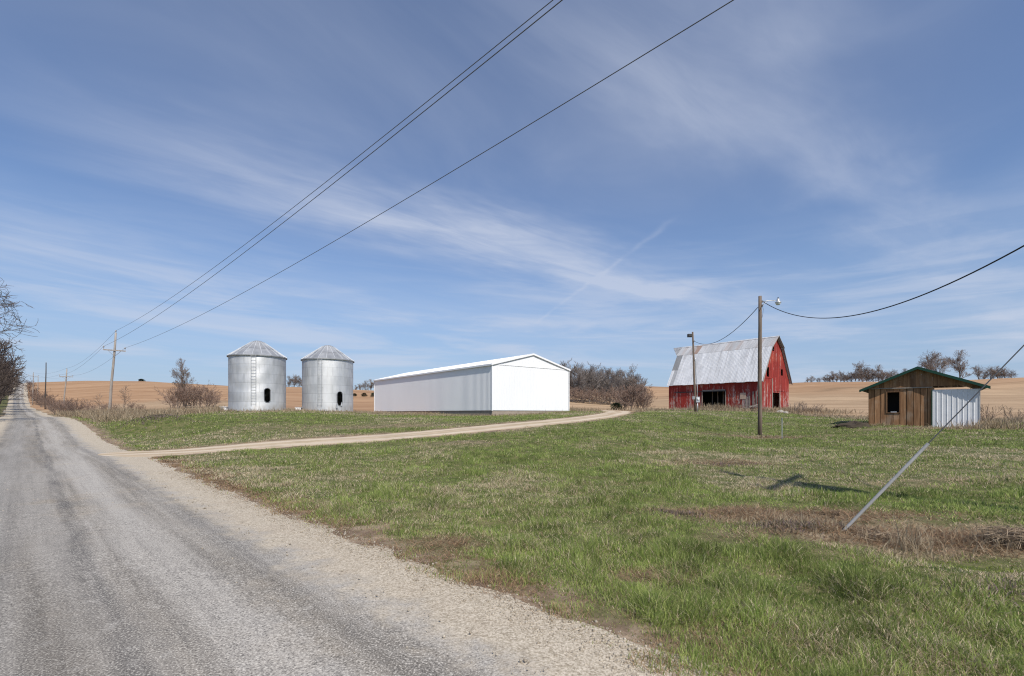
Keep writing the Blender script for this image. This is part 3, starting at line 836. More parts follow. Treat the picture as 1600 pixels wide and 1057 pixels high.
# ------------------------------------------------------------------ white machine shed
def machine_shed():
    z0 = 1.9
    t = thing('machine_shed', 'long white metal machine shed with blank white gable end', 'shed', (SHED_N[0], SHED_N[1], z0), SHED_TH)
    W, L, H, R = SHED_W, SHED_L, 4.9, 1.45
    gz = lambda u: H + R * (1 - abs(u - W / 2) / (W / 2))
    mb = MB()
    rib_wall(mb, lambda u, o, z: (u, -o, z), .08, W - .08, .0, lambda u: min(gz(u) - .02, H - .02), extra=(W / 2,)); mb.build('gable_wall', 'white_steel', t)
    mb = MB(); rib_wall(mb, lambda u, o, z: (u, -o + .005, z), .08, W - .08, H + .05, lambda u: max(gz(u) - .02, H + .05), extra=(W / 2,)); mb.build('gable_peak', 'white_steel', t)
    mb = MB(); mb.box(.0, W, -.045, .02, H - .03, H + .06); mb.build('gable_trim', 'white_steel', t)
    mb = MB(); rib_wall(mb, lambda u, o, z: (-o, L - u, z), .08, L - .08, 0, lambda u: H - .02, rib=.014); mb.build('side_wall', 'white_steel', t)
    mb = MB(); rib_wall(mb, lambda u, o, z: (W + o, u, z), .08, L - .08, 0, lambda u: H - .02); mb.build('side_wall', 'white_steel', t)
    mb = MB(); rib_wall(mb, lambda u, o, z: (W - u, L + o, z), .08, W - .08, 0, lambda u: gz(W - u) - .02, extra=(W / 2,)); mb.build('gable_wall', 'white_steel', t)
    for x, y in ((0, 0), (W, 0), (0, L), (W, L)):
        mb = MB(); mb.box(x - .055, x + .055, y - .055, y + .055, -.03, H - .03); mb.build('corner_trim', 'white_steel', t)
    # roof: two ribbed slopes, fascia and ridge cap
    sl = R / (W / 2); ov = .13; og = .12
    for sgn in (0, 1):
        mb = MB()
        def rp(a, b, c):  # a from eave to ridge, b along, c up
            x = -ov + a; zz = H + (x) * sl + c + .03
            return (x, b, zz) if sgn == 0 else (W - x, b, zz)
        A = W / 2 + ov
        mb.hexa([rp(0, -og, 0), rp(A, -og, 0), rp(A, L + og, 0), rp(0, L + og, 0), rp(0, -og, .04), rp(A, -og, .04), rp(A, L + og, .04), rp(0, L + og, .04)])
        b = -og + .1
        while b < L + og:
            mb.hexa([rp(.003, b, .041), rp(A - .02, b, .041), rp(A - .02, b + .035, .041), rp(.003, b + .035, .041), rp(.003, b, .062), rp(A - .02, b, .062), rp(A - .02, b + .035, .062), rp(.003, b + .035, .062)])
            b += .305
        mb.build('roof', 'white_steel', t)
        mb = MB()
        mb.hexa([rp(-.02, -og - .03, -.12), rp(A, -og - .03, -.12), rp(A, -og - .002, -.12), rp(-.02, -og - .002, -.12),
                 rp(-.02, -og - .03, .075), rp(A, -og - .03, .075), rp(A, -og - .002, .075), rp(-.02, -og - .002, .075)]); mb.build('rake_trim', 'white_steel', t)
        mb = MB()
        mb.hexa([rp(-.03, -og, -.14), rp(-.004, -og, -.14), rp(-.004, L + og, -.14), rp(-.03, L + og, -.14), rp(-.03, -og, .05), rp(-.004, -og, .05), rp(-.004, L + og, .05), rp(-.03, L + og, .05)]); mb.build('fascia', 'white_steel', t)
        mb = MB()
        mb.hexa([rp(.02, -og + .01, -.05), rp(ov - .045, -og + .01, -.05), rp(ov - .045, L, -.05), rp(.02, L, -.05), rp(.02, -og + .01, -.03), rp(ov - .045, -og + .01, -.03), rp(ov - .045, L, -.03), rp(.02, L, -.03)]); mb.build('soffit', 'white_steel', t)
    mb = MB(); zr = H + R + .1
    mb.add([(W / 2 - .25, -og - .03, zr - .07), (W / 2, -og - .03, zr), (W / 2 + .25, -og - .03, zr - .07), (W / 2 - .25, L + og, zr - .07), (W / 2, L + og, zr), (W / 2 + .25, L + og, zr - .07)], [(0, 1, 4, 3), (1, 2, 5, 4)])
    mb.build('ridge_cap', 'white_steel', t)
    mb = MB()
    for a, b, c, d in ((.06, W - .06, .06, .26), (.06, W - .06, L - .26, L - .06), (.06, .26, .263, L - .263), (W - .26, W - .06, .263, L - .263)): mb.box(a, b, c, d, -1.6, -.025)
    mb.build('foundation', 'block_wall', t)
machine_shed()


# ------------------------------------------------------------------ grain bins
def grain_bin(c, zb, lad_px, door_px, label, door_z, flap):
    t = thing('grain_bin', label, 'grain bin', (c[0], c[1], zb), 0, 'old steel grain bins')
    R, H = BIN_R, 5.5
    dist = math.hypot(c[0], c[1]); back = math.atan2(-c[1], -c[0])   # towards the camera
    def ang(px):
        off = ((px - CX) / F * c[1] - c[0]) * math.cos(math.atan2(c[0], c[1]))
        return back + math.asin(max(-.95, min(.95, off / R * 1.05)))
    da = ang(door_px); dz0, dz1 = door_z; hw_ = .29
    def inside(a, z):
        s = R * ((a - da + PI) % (2 * PI) - PI)
        if abs(s) > hw_: return False
        zt = dz1 - hw_; zl = dz0 + hw_
        if z > zt: return math.hypot(s, z - zt) < hw_
        if z < zl: return math.hypot(s, z - zl) < hw_
        return True
    prof = [(R + .008 * math.sin(2 * PI * k / 5.), k * H / 265) for k in range(266)]
    sheet = {}
    def tone(j, i):
        ring = i // 44; key = (ring, (j + 12 * (ring % 2)) // 24)
        if key not in sheet: sheet[key] = random.uniform(.93, 1.04)
        lap = .87 if i % 44 < 3 or (j + 12 * (ring % 2)) % 24 == 0 else 1.
        return sheet[key] * lap
    mb = MB(); mb.lathe(prof, 144, skip=inside, tone=tone); mb.build('wall', 'galvanised', t, True)
    # door collar
    mb = MB(); pts = []
    for k in range(33):
        a = 2 * PI * k / 32; s = math.cos(a) * (hw_ + .01); z = math.sin(a) * (hw_ + .01)
        z += (dz1 - hw_) if math.sin(a) > 0 else (dz0 + hw_)
        aa = da + s / R; pts.append((math.cos(aa) * (R + .02), math.sin(aa) * (R + .02), z))
    mb.tube(pts, .028, 5, False); mb.build('door_frame', 'grey_steel', t)
    if flap:
        o = (math.cos(da), math.sin(da)); s = (-o[1], o[0])
        for pl in ((-.48, -.3, dz0 - .28, dz0 + .25), (.05, .2, dz0 - .02, dz0 + .35)):
            pts = [(o[0] * (R + q_) + s[0] * u_, o[1] * (R + q_) + s[1] * u_, z_) for u_, z_, q_ in ((pl[0], pl[2], .05), (pl[1], pl[2], .12), (pl[1] + .05, pl[3], .06), (pl[0] + .1, pl[3], .03))]
            p2 = [(p[0] + o[0] * .01, p[1] + o[1] * .01, p[2]) for p in pts]
            mb = MB(); mb.hexa(pts + p2); mb.build('bent_door_sheet', 'grey_steel', t)
    # ladder
    la = ang(lad_px); o = Vector((math.cos(la), math.sin(la), 0)); s = Vector((-o.y, o.x, 0))
    lad = MB(); lr = .21
    for sg in (-1, 1): lad.beam(o * (R + .14) + s * lr * sg + Vector((0, 0, .65)), o * (R + .14) + s * lr * sg + Vector((0, 0, H + .02)), .055, .03)
    ladder = lad.build('ladder', 'ladder_steel', t)
    z = .8
    while z < H - .05:
        rg = MB(); rg.tube([o * (R + .14) - s * lr + Vector((0, 0, z)), o * (R + .14) + s * lr + Vector((0, 0, z))], .013, 5); z += .305
        rg.build('rung', 'ladder_steel', ladder)
    for z in (1.2, 2.5, 3.8, 5.0):
        for sg in (-1, 1): br = MB(); br.beam(o * (R - .0) + s * lr * sg + Vector((0, 0, z)), o * (R + .125) + s * lr * sg + Vector((0, 0, z)), .03, .03); br.build('bracket', 'dark_steel', ladder)
    # roof: facets with raised ribs, broken by a lap ring
    n = 20; r0, r1, rise = R + .13, .62, 1.5
    mb = MB()
    zz = lambda r: H + .02 + (r0 - r) / (r0 - r1) * rise
    rings = [r0, (r0 + r1) * .5, r1]
    for a_, b_ in zip(rings[:-1], rings[1:]):
        for j in range(n):
            p, q_ = 2 * PI * j / n, 2 * PI * (j + 1) / n
            lift = .012 if a_ is not r0 else 0
            mb.add([(a_ * math.cos(p), a_ * math.sin(p), zz(a_) + lift), (a_ * math.cos(q_), a_ * math.sin(q_), zz(a_) + lift), (b_ * math.cos(q_), b_ * math.sin(q_), zz(b_) + lift), (b_ * math.cos(p), b_ * math.sin(p), zz(b_) + lift)],
                   [(0, 1, 2, 3)], random.uniform(.62, .74))
    roof = mb.build('roof', 'galvanised', t)
    mb = MB()
    for j in range(n):
        p = 2 * PI * j / n
        mb.beam((r0 * math.cos(p), r0 * math.sin(p), zz(r0) + .03), (r1 * math.cos(p), r1 * math.sin(p), zz(r1) + .03), .05, .06, tone=1.05)
    mb.build('ribs', 'galvanised', roof)
    mb = MB(); mb.lathe([(r0 - .02, H - .06), (r0 + .01, H - .06), (r0 + .012, H + .03), (r0 - .03, H + .04)], 40, tone=lambda j, i: .6); mb.build('eave_ring', 'galvanised', roof)
    mb = MB(); mb.lathe([(r1 + .02, H + rise - .03), (r1 + .02, H + rise + .06), (r1 - .1, H + rise + .10), (.3, H + rise + .20), (.0, H + rise + .22)], 20, tone=lambda j, i: random.uniform(.55, .8)); mb.build('cap', 'galvanised', roof)
    mb = MB(); mb.lathe([(R + .18, -.9), (R + .18, .0), (R - .3, .01), (0, .01)], 40); mb.build('foundation', 'concrete', t, loc=(0, 0, -.012))
    # little white unloading boot at the foot, left of the bin
    lx = Vector((-math.cos(back + PI / 2), -math.sin(back + PI / 2), 0))
    if lx.x > 0: lx = -lx
    mb = MB(); p = lx * (R + .28)
    mb.box(p.x - .28, p.x + .28, p.y - .25, p.y + .25, .12, .42); mb.box(p.x - .34, p.x + .34, p.y - .3, p.y + .3, .424, .47)
    mb.box(p.x - .2, p.x - .12, p.y - .2, p.y + .2, -.5, .118); mb.box(p.x + .12, p.x + .2, p.y - .2, p.y + .2, -.5, .118)
    mb.build('unloading_boot', 'white_steel', t)
    return t
grain_bin(BIN1, 1.78, 397, 416.5, 'silver grain bin with intact oval hatch, nearer the road', (.88, 2.28), False)
grain_bin(BIN2, 1.78, 501.5, 529.5, 'silver grain bin beside the white shed, its hatch sheet bent', (.62, 2.10), True)


# ------------------------------------------------------------------ red barn
def barn():
    z0 = 2.08
    t = thing('barn', 'weathered red gambrel barn with silver metal roof and dark open doorways', 'barn', (BARN_N[0], BARN_N[1], z0), BARN_TH)
    W, L, H = BARN_W, BARN_L, 4.45
    kx, kz, pz = 2.55, 8.85, 10.5
    gt = lambda u: (H + (kz - H) * (u / kx) if u < kx else (kz + (pz - kz) * ((u - kx) / (W / 2 - kx)) if u < W / 2 else gt(W - u)))
    # local coordinates of things seen on the long wall (b along it) and on the gable (a)
    g = (math.cos(BARN_TH), math.sin(BARN_TH)); l = (-g[1], g[0])
    def loc(px, d_):
        u = (px - CX) / F
        return (u * BARN_N[1] - BARN_N[0]) / (d_[0] - u * d_[1])
    def zat(py, s, d_): return EYE - (py - HY) / F * (BARN_N[1] + s * d_[1]) - z0
    B = lambda px: loc(px, l); A = lambda px: loc(px, g)
    o0, o1 = B(1133), B(1098); oz = zat(611, (o0 + o1) / 2, l)
    # long front wall
    mb = MB(); board_wall(mb, lambda u, o, z: (-o, L - u, z), 0, L, -.3, lambda u: H, [(L - o1, L - o0, -.5, oz)], .22, jitter=.018, zjit=.05); mb.build('front_wall', 'barn_red', t)
    ops = [(A(1206.5), A(1209.4), zat(549, 4, g), zat(539.5, 4, g)), (A(1198), A(1201.5), zat(589, 2, g), zat(574, 2, g)), (A(1220), A(1223), zat(587, 6, g), zat(577, 6, g)), (A(1207.5), A(1217.5), -.5, zat(614, 4.5, g))]
    mb = MB(); board_wall(mb, lambda u, o, z: (u, -o, z), 0, W, -.3, lambda u: gt(u) - .05, ops, .2, jitter=.018, zjit=.05); mb.build('gable_wall', 'barn_red', t)
    mb = MB(); board_wall(mb, lambda u, o, z: (W + o, u, z), 0, L, -.6, lambda u: H, [], .25); mb.build('rear_wall', 'barn_red', t)
    mb = MB(); board_wall(mb, lambda u, o, z: (W - u, L + o, z), 0, W, -.6, lambda u: gt(u) - .05, [], .25); mb.build('gable_wall', 'barn_red', t)
    # hung door leaf over the gable doorway, rails, leaves on the long wall
    mb = MB(); a0, a1 = A(1207), A(1231); zt_ = zat(591, 6, g); zb_ = zat(612, 6, g)
    board_wall(mb, lambda u, o, z: (u, -.05 - o, z), a0, a1, zb_, lambda u: zt_, [], .2, jitter=.01); mb.build('hay_door', 'barn_red', t)
    mb = MB(); mb.box(.02, W - .02, -.045, -.02, zat(592, 3, g) , zat(590, 3, g)); mb.build('girt_board', 'barn_red', t)
    b0, b1 = B(1090), B(1057)
    mb = MB(); zt2 = zat(614, (b0 + b1) / 2, l)
    board_wall(mb, lambda u, o, z: (-.06 - o, L - u, z), L - b1, L - b0, .05, lambda u: zt2, [], .2, jitter=.01, tones=(1.05, 1.3)); sd = mb.build('sliding_door', 'barn_red', t)
    mb = MB(); mb.box(-.13, -.06, o0 - .2, b1 + .3, zt2 + .02, zt2 + .12); mb.build('track', 'dark_steel', sd)
    mb = MB()
    for y in (o0 - .14, o1 + .02): mb.box(-.06, .02, y, y + .12, -.2, oz)
    mb.box(-.06, .02, o0 - .02, o1 + .02, oz + .003, oz + .16); mb.build('door_frame', 'grey_boards', t)
    mb = MB(); q0 = B(1165); mb.box(-.05, -.02, q0 - .05, q0 + .75, zat(624, q0, l), zat(614, q0, l)); mb.build('patch_board', 'tan_board', t)
    mb = MB()
    for k, px in enumerate((1172, 1178, 1183, 1167)):
        b = B(px); mb.box(-.045, -.02, b, b + .18, -.1, random.uniform(1.6, 3.2), random.uniform(.9, 1.2))
    mb.build('bare_board', 'grey_boards', t)
    a = A(1206); mb = MB(); mb.box(a, a + .2, -.06, -.02, 0, zat(592, 4, g)); mb.build('door_post', 'grey_boards', t); a = A(1217.6); mb = MB(); mb.box(a, a + .16, -.06, -.02, 0, zat(613, 5, g)); mb.build('door_post', 'grey_boards', t)
    # floor slab and near-black inside panel
    mb = MB(); mb.box(.3, W - .3, .3, L - .3, -.2, -.02); mb.build('floor', 'earth', t)
    mb = MB(); mb.box(W * .55, W * .55 + .06, .5, L - .5, 0, H - .3); mb.build('dark_panel', 'interior', t)
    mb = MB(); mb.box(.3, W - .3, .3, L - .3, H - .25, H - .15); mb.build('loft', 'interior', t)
    mb = MB()
    for y in np.linspace(o0 + .5, o1 - .4, 4): mb.box(2.2, 2.32, y, y + .12, 0, H - .3)
    mb.build('stanchion', 'grey_boards', t)
    # roof: sheets on four slopes
    ov = .42; og = .35
    segs = [((-ov, H - .55), (kx, kz + .05)), ((kx - .03, kz + .075), (W / 2, pz + .06))]
    for side in (0, 1):
        for si, ((xa, za), (xb, zb)) in enumerate(segs):
            mb = MB()
            dv = Vector((xb - xa, 0, zb - za)); nrm = Vector((-dv.z, 0, dv.x)).normalized()
            yy0 = -og if si == 0 else -og - .1; yy1 = L + .1 if si == 0 else L + .25
            y = yy0
            while y < yy1 - .05:
                wdt = min(.66, yy1 - y)
                rows = [(0, .54), (.5, 1.)] if si == 0 else [(0, 1.)]
                for ri, (f0, f1) in enumerate(rows):
                    far = y > L - 1.5
                    if side == 0 and si == 0 and ri == 1 and far: tn = .42
                    elif side == 0 and si == 0 and ri == 0 and far and y < L - .5: tn = .62
                    else: tn = random.uniform(.92, 1.05)
                    rust = 0.
                    if side == 0 and si == 1 and L - 3.9 < y < L - 2.4: rust = .9
                    elif si == 1 and random.random() < .3: rust = .35
                    if si == 1: tn *= .74
                    lift = .012 * ri + random.uniform(0, .008)
                    p0 = Vector((xa, 0, za)) + dv * f0 + nrm * lift; p1 = Vector((xa, 0, za)) + dv * f1 + nrm * (lift + .01)
                    if ri == len(rows) - 1 and si == 0: p1 = p1 + dv * 0
                    dz_ = random.uniform(-.05, .03) if ri == 0 and si == 0 else 0
                    p0 = p0 + dv.normalized() * dz_
                    def c(p, yv, up=0):
                        v = p + nrm * up
                        return (v.x if side == 0 else W - v.x, yv, v.z)
                    y2 = y + wdt - .006
                    mb.hexa([c(p0, y), c(p1, y), c(p1, y2), c(p0, y2), c(p0, y, .018), c(p1, y, .018), c(p1, y2, .018), c(p0, y2, .018)], tn, rust)
                    for yr in (y, y + .2, y + .4):
                        if yr + .05 < yy1:
                            mb.hexa([c(p0, yr + .005, .0185), c(p1, yr + .005, .0185), c(p1, yr + .045, .0185), c(p0, yr + .045, .0185), c(p0, yr + .012, .04), c(p1, yr + .012, .04), c(p1, yr + .038, .04), c(p0, yr + .038, .04)], tn * .97, rust)
                y += .6
            mb.build('roof_slope', 'barn_roof', t)
        # rake board along the near gable
        mb = MB()
        pts = [(-ov, H - .55), (kx, kz + .02), (W / 2, pz + .02)]
        for (xa, za), (xb, zb) in zip(pts[:-1], pts[1:]):
            f = (lambda x: x) if side == 0 else (lambda x: W - x)
            mb.beam((f(xa), -og + .03, za - .1), (f(xb), -og + .03, zb - .1), .05, .2, up=(0, -1, 0) if False else (0, 0, 1))
        mb.build('rake_board', 'dark_steel' if side else 'grey_boards', t)
    mb = MB(); mb.add([(W / 2 - .3, -og - .1, pz - .09), (W / 2, -og - .1, pz + .1), (W / 2 + .3, -og - .1, pz - .09), (W / 2 - .3, L + .25, pz - .09), (W / 2, L + .25, pz + .1), (W / 2 + .3, L + .25, pz - .09)], [(0, 1, 4, 3), (1, 2, 5, 4)], .85); mb.build('ridge_cap', 'barn_roof', t)
    # hay hood beyond the far gable, with a flared loose sheet
    mb = MB()
    yb = L + .25; tip = (W / 2, L + 2.0, pz + .1)
    mb.add([(W / 2 - 1.9, yb, kz + .22), (W / 2, yb, pz + .1), tip, (W / 2 + 1.9, yb, kz + .22)], [(0, 1, 2), (1, 3, 2), (2, 1, 0), (2, 3, 1)], .95)
    mb.add([(W / 2 - 1.9, yb, kz + .19), (W / 2, yb, pz + .07), (W / 2, L + 2., pz + .06), (W / 2 + 1.9, yb, kz + .19)], [(0, 2, 1), (1, 2, 3)], .8)
    mb.build('hay_hood', 'barn_roof', t)
barn()


# ------------------------------------------------------------------ small wooden shed
def wood_shed():
    z0 = .74
    ang_ = math.atan2(WS_D[1], WS_D[0])
    t = thing('wooden_shed', 'small brown plank shed with green roof trim and white metal sliding door', 'shed', (WS_P[0], WS_P[1], z0), ang_)
    Lw, D = WS_LEN, WS_DEEP          # local x along the front, local -y... front faces -y_local after rotation
    pk, H, PZ = 2.44, 2.52, 3.66
    def S(px):
        u = (px - CX) / F; return (u * WS_P[1] - WS_P[0]) / (WS_D[0] - u * WS_D[1])
    def Z(py, s): return EYE - (py - HY) / F * (WS_P[1] + s * WS_D[1]) - z0
    top = lambda u: H + (PZ - H) * (u / pk if u < pk else (Lw - u) / (Lw - pk))
    w0, w1 = S(1385.5), S(1406); wz0, wz1 = Z(646, (w0 + w1) / 2), Z(612, (w0 + w1) / 2)
    d0, d1 = S(1457), S(1528.5)
    g0, g1 = S(1457.5), S(1501)
    zt_ = Z(606, 2.) 
    # lower boards stop at the girt; the doorway is behind the sliding leaf
    mb = MB(); board_wall(mb, lambda u, o, z: (u, -o, z), 0, Lw, -.15, lambda u: min(top(u) - .02, zt_), [(w0, w1, wz0, wz1), (d0 + .1, Lw - .25, -.5, 2.42)], .30, jitter=.02, tones=(.45, 1.7), zjit=.12, gap=.022); mb.build('front_wall', 'weathered_boards', t)
    mb = MB(); board_wall(mb, lambda u, o, z: (u, -.035 - o, z), .02, Lw - .02, zt_ + .01, lambda u: top(u) - .03, [(g0, g1, -1, Z(603, 4.))], .26, jitter=.02, tones=(.65, 1.4), gap=.003); mb.build('gable_boards', 'weathered_boards', t)
    mb = MB(); mb.box(.01, d0, -.075, -.057, zt_ - .05, zt_ + .012); mb.build('girt', 'grey_boards', t)
    mb = MB(); board_wall(mb, lambda u, o, z: (-o, D - u, z), .03, D, -.4, lambda u: H - .02, [], .3, tones=(.7, 1.2)); mb.build('side_wall', 'weathered_boards', t)
    mb = MB(); board_wall(mb, lambda u, o, z: (Lw + o, u, z), .03, D, -.4, lambda u: H - .02, [], .3, tones=(.7, 1.2)); mb.build('side_wall', 'weathered_boards', t)
    mb = MB(); board_wall(mb, lambda u, o, z: (Lw - u, D + o, z), .03, Lw - .03, -.4, lambda u: top(Lw - u) - .02, [(.1, 2.3, 1.9, 2.62)], .3, tones=(.7, 1.2)); mb.build('rear_wall', 'weathered_boards', t)
    # window frame
    mb = MB()
    for a, b, c, d in ((w0 - .03, w0 + .03, wz0, wz1), (w1 - .03, w1 + .03, wz0, wz1), (w0 + .033, w1 - .033, wz1 - .05, wz1), (w0 + .033, w1 - .033, wz0, wz0 + .05)): mb.box(a, b, -.05, .04, c, d, .7)
    wf = mb.build('window_frame', 'weathered_boards', t)
    mb = MB(); mb.box(.1, d0 - .15, .9, .95, 0, 2.75); mb.box(d0 - .147, Lw - .1, .9, .95, 0, 1.95); mb.build('dark_panel', 'interior', t)  # dark panel added inside to stop light showing through window and board gaps
    mb = MB(); mb.box(w0 + .2, w0 + .5, -.02, .04, wz0 + .051, wz0 + .11); mb.build('sill_stick', 'silver_steel', wf)
    # door leaf
    zd = Z(608.5, 4.3)
    mb = MB(); rib_wall(mb, lambda u, o, z: (u, -.12 - o, z), d0, d1 + .02, -.02, lambda u: zd, pitch=.23, rib=.02); dr = mb.build('sliding_door', 'dull_white', t)
    mb = MB(); mb.box(d0 - .03, d1 + .03, -.115, -.085, zd - .1, zd); mb.box(d0, d1, -.115, -.085, 0, .1); mb.box(d0, d0 + .08, -.115, -.085, .102, zd - .102); mb.build('door_rail', 'weathered_boards', dr)
    mb = MB(); mb.box(d0 - .05, d0 - .003, -.15, -.09, -.02, zd); mb.build('edge_trim', 'green_steel', dr)
    mb = MB(); mb.box(d1 + .03, d1 + .08, -.15, -.09, -.02, zd); mb.build('edge_trim', 'silver_steel', dr)
    # roof
    ov = .42; of = .38
    for sgn in (0, 1):
        x0_, x1_ = (-ov, pk) if sgn == 0 else (Lw + ov, pk)
        sl = (PZ - H) / (pk if sgn == 0 else Lw - pk)
        ze = H - ov * sl
        def r(f, y, up): return (x0_ + (x1_ - x0_) * f, y, ze + (PZ - ze) * f + up)
        mb = MB(); mb.hexa([r(0, -of, .02), r(1, -of, .02), r(1, D + .3, .02), r(0, D + .3, .02), r(0, -of, .06), r(1, -of, .06), r(1, D + .3, .06), r(0, D + .3, .06)])
        y = -of + .1
        while y < D + .2:
            mb.hexa([r(0, y, .061), r(1, y, .061), r(1, y + .04, .061), r(0, y + .04, .061), r(0, y, .085), r(1, y, .085), r(1, y + .04, .085), r(0, y + .04, .085)]); y += .23
        rf = mb.build('roof', 'green_steel', t)
        mb = MB(); mb.hexa([r(-.012, -of - .03, -.085), r(1, -of - .03, -.085), r(1, -of - .003, -.085), r(-.012, -of - .003, -.085), r(-.012, -of - .03, .08), r(1, -of - .03, .08), r(1, -of - .003, .08), r(-.012, -of - .003, .08)]); mb.build('rake_trim', 'green_steel', rf)
        for k in range(5):
            f = (k + .5) / 5
            mb = MB(); mb.beam(r(f, -of + .01, -.02), r(f, -.06, -.02), .05, .06); mb.build('lookout', 'weathered_boards', rf)
wood_shed()


# ------------------------------------------------------------------ poles
def at_ground(px, d):
    x = (px - CX) / F * d
    return x, d, h1(x, d)
def wob_pole(base, top, r0, r1, n=14):
    b = Vector(base); t_ = Vector(top)
    return [b.lerp(t_, i / 5) + Vector((math.sin(i * 2.1) * .02, math.cos(i * 1.7) * .02, 0)) * (0 < i < 5) for i in range(6)], [r0 + (r1 - r0) * i / 5 for i in range(6)], n


def yard_pole():
    x, y, z = at_ground(1187, 26)
    t = thing('yard_light_pole', 'brown wooden yard light pole with a lamp arm, in front of red barn', 'light pole', (x, y, z))
    H = EYE + (HY - 463) / F * 26 - z
    mb = MB(); mb.tube(*wob_pole((0, 0, -.4), (.02, 0, H), .115, .085)); mb.build('pole', 'pole_wood', t, True)
    mb = MB(); mb.tube([(.08, -.02, H - .36), (.35, -.05, H - .27), (.62, -.08, H - .26), (.82, -.1, H - .28)], .022, 6); mb.tube([(.09, -.02, H - .62), (.22, -.03, H - .42), (.42, -.05, H - .28)], .014, 5); mb.build('lamp_arm', 'silver_steel', t, True)
    mb = MB(); c = (.95, -.11, H - .36)
    mb.lathe([(.0, .2), (.07, .19), (.08, .06), (.1, .03), (.16, .0), (.165, -.02)], 16, c); lamp = mb.build('lamp_head', 'silver_steel', t, True)
    mb = MB(); mb.lathe([(.14, -.021), (.125, -.09), (.08, -.15), (.0, -.165)], 16, c); mb.build('lamp_bowl', 'lamp_glass', lamp, True)
    mb = MB(); mb.lathe([(.0, .27), (.03, .265), (.03, .2)], 8, c); mb.build('photocell', 'dark_steel', lamp)
    for zz in (H - .3, H - .52): mb = MB(); mb.lathe([(.02, -.05), (.05, -.04), (.035, 0), (.05, .04), (.02, .05)], 8, (.14, -.02, zz)); mb.beam((.09, -.02, zz), (.142, -.02, zz), .03, .05); mb.build('insulator', 'porcelain', t)
    mb = MB(); mb.tube([(.1, -.08, H - .5), (.15, -.09, H - .75), (.13, -.08, H - 1.0), (.1, -.06, H - 1.2)], .008, 5); mb.build('drip_loop', 'wire_black', t)
    return Vector((x, y, z)), H
YP, YH = yard_pole()


def meter_pole():
    x, y, z = at_ground(1087, 50)
    t = thing('meter_pole', 'thin leaning pole with electric meter box standing before the red barn', 'utility pole', (x, y, z))
    H = EYE + (HY - 519) / F * 50 - z
    mb = MB(); mb.tube(*wob_pole((0, 0, -.3), (-.32, 0, H), .13, .085)); mb.build('pole', 'pole_wood', t, True)
    mb = MB(); mb.box(-.85, -.4, -.15, .15, H - .55, H - .22); mb.box(-.8, -.45, -.2, -.152, H - .5, H - .27); mb.beam((-.4, 0, H - .35), (-.3, 0, H - .35), .06, .06); mb.build('floodlight', 'dark_steel', t)
    mb = MB(); mb.tube([(.16, -.1, 0), (.16, -.1, 1.0)], .055, 8); mb.tube([(.14, -.1, 1.55), (.12, -.1, 2.6), (-.0, -.08, 4.0), (-.05, -.08, 5.3), (-.12, -.08, 5.5), (-.05, -.1, 5.62)], .05, 8); mb.build('conduit', 'silver_steel', t, True)
    mb = MB(); mb.box(-.02, .34, -.24, -.1, .98, 1.56); bx_ = mb.build('meter_box', 'silver_steel', t)
    mb = MB(); mb.tube([(.16, -.24, 1.36), (.16, -.34, 1.36)], .11, 14); mb.build('meter', 'lamp_glass', bx_)
    mb = MB(); mb.box(-.42, -.14, -.2, -.06, 1.3, 1.62); mb.build('switch_box', 'grey_steel', t)
    mb = MB(); mb.lathe([(.02, -.06), (.06, -.04), (.04, 0), (.06, .04), (.02, .06)], 8, (-.2, -.1, H - .98)); mb.build('insulator', 'porcelain', t)
    return Vector((x, y, z)), H
MP, MH = meter_pole()

LINE_DIR = Vector((RT[0], RT[1], 0)); ACROSS = Vector((RW[0], RW[1], 0))
def line_pole(base, top, arm_z, label, m='pole_pale', arm=1.05, extra=False, group='utility poles along the road'):
    base = Vector(base); top = Vector(top)
    t = thing('utility_pole', label, 'utility pole', base, 0, group)
    T = top - base; H = T.z
    mb = MB(); mb.tube(*wob_pole((0, 0, -.5), T, .16, .10)); mb.build('pole', m, t, True)
    att = {}
    def pin(p, up, par):
        mb = MB(); mb.tube([p, p + Vector((0, 0, up))], .02, 6); mb.lathe([(.03, 0), (.085, .02), (.05, .08), (.08, .11), (.04, .2), (0, .21)], 10, p + Vector((0, 0, up - .02)))
        mb.build('insulator', 'porcelain', par)
        return base + p + Vector((0, 0, up + .12))
    att['top'] = pin(T + Vector((0, 0, -.02)), .12, t)
    if arm:
        c = T * ((arm_z - base.z) / H)
        fr = -LINE_DIR * .16
        a = c + fr - ACROSS * arm; b = c + fr + ACROSS * arm
        mb = MB(); mb.beam(a, b, .11, .13); ar = mb.build('crossarm', m, t)
        mb = MB(); mb.beam(c + fr * 1.15 + Vector((0, 0, -.75)), c + fr * 1.5 - ACROSS * arm * .6 + Vector((0, 0, -.05)), .03, .03); mb.beam(c + fr * 1.15 + Vector((0, 0, -.75)), c + fr * 1.5 + ACROSS * arm * .6 + Vector((0, 0, -.05)), .03, .03); mb.build('brace', 'grey_steel', ar)
        att['l'] = pin(a + ACROSS * .06 + Vector((0, 0, .06)), .22, ar); att['r'] = pin(b - ACROSS * .06 + Vector((0, 0, .06)), .22, ar)
    if extra:
        mb = MB(); p = T * .74 + Vector((-.38, .1, 0)); mb.lathe([(.0, -.5), (.22, -.48), (.23, .3), (.2, .38), (0, .42)], 18, p); tr = mb.build('transformer', 'grey_steel', t, True)
        mb = MB(); mb.lathe([(.03, .4), (.06, .45), (.04, .52), (.06, .58), (.02, .7)], 8, p); mb.build('bushing', 'porcelain', tr)
    return att
p0b = Vector((9.82, 2.72, h1(9.82, 2.72)))
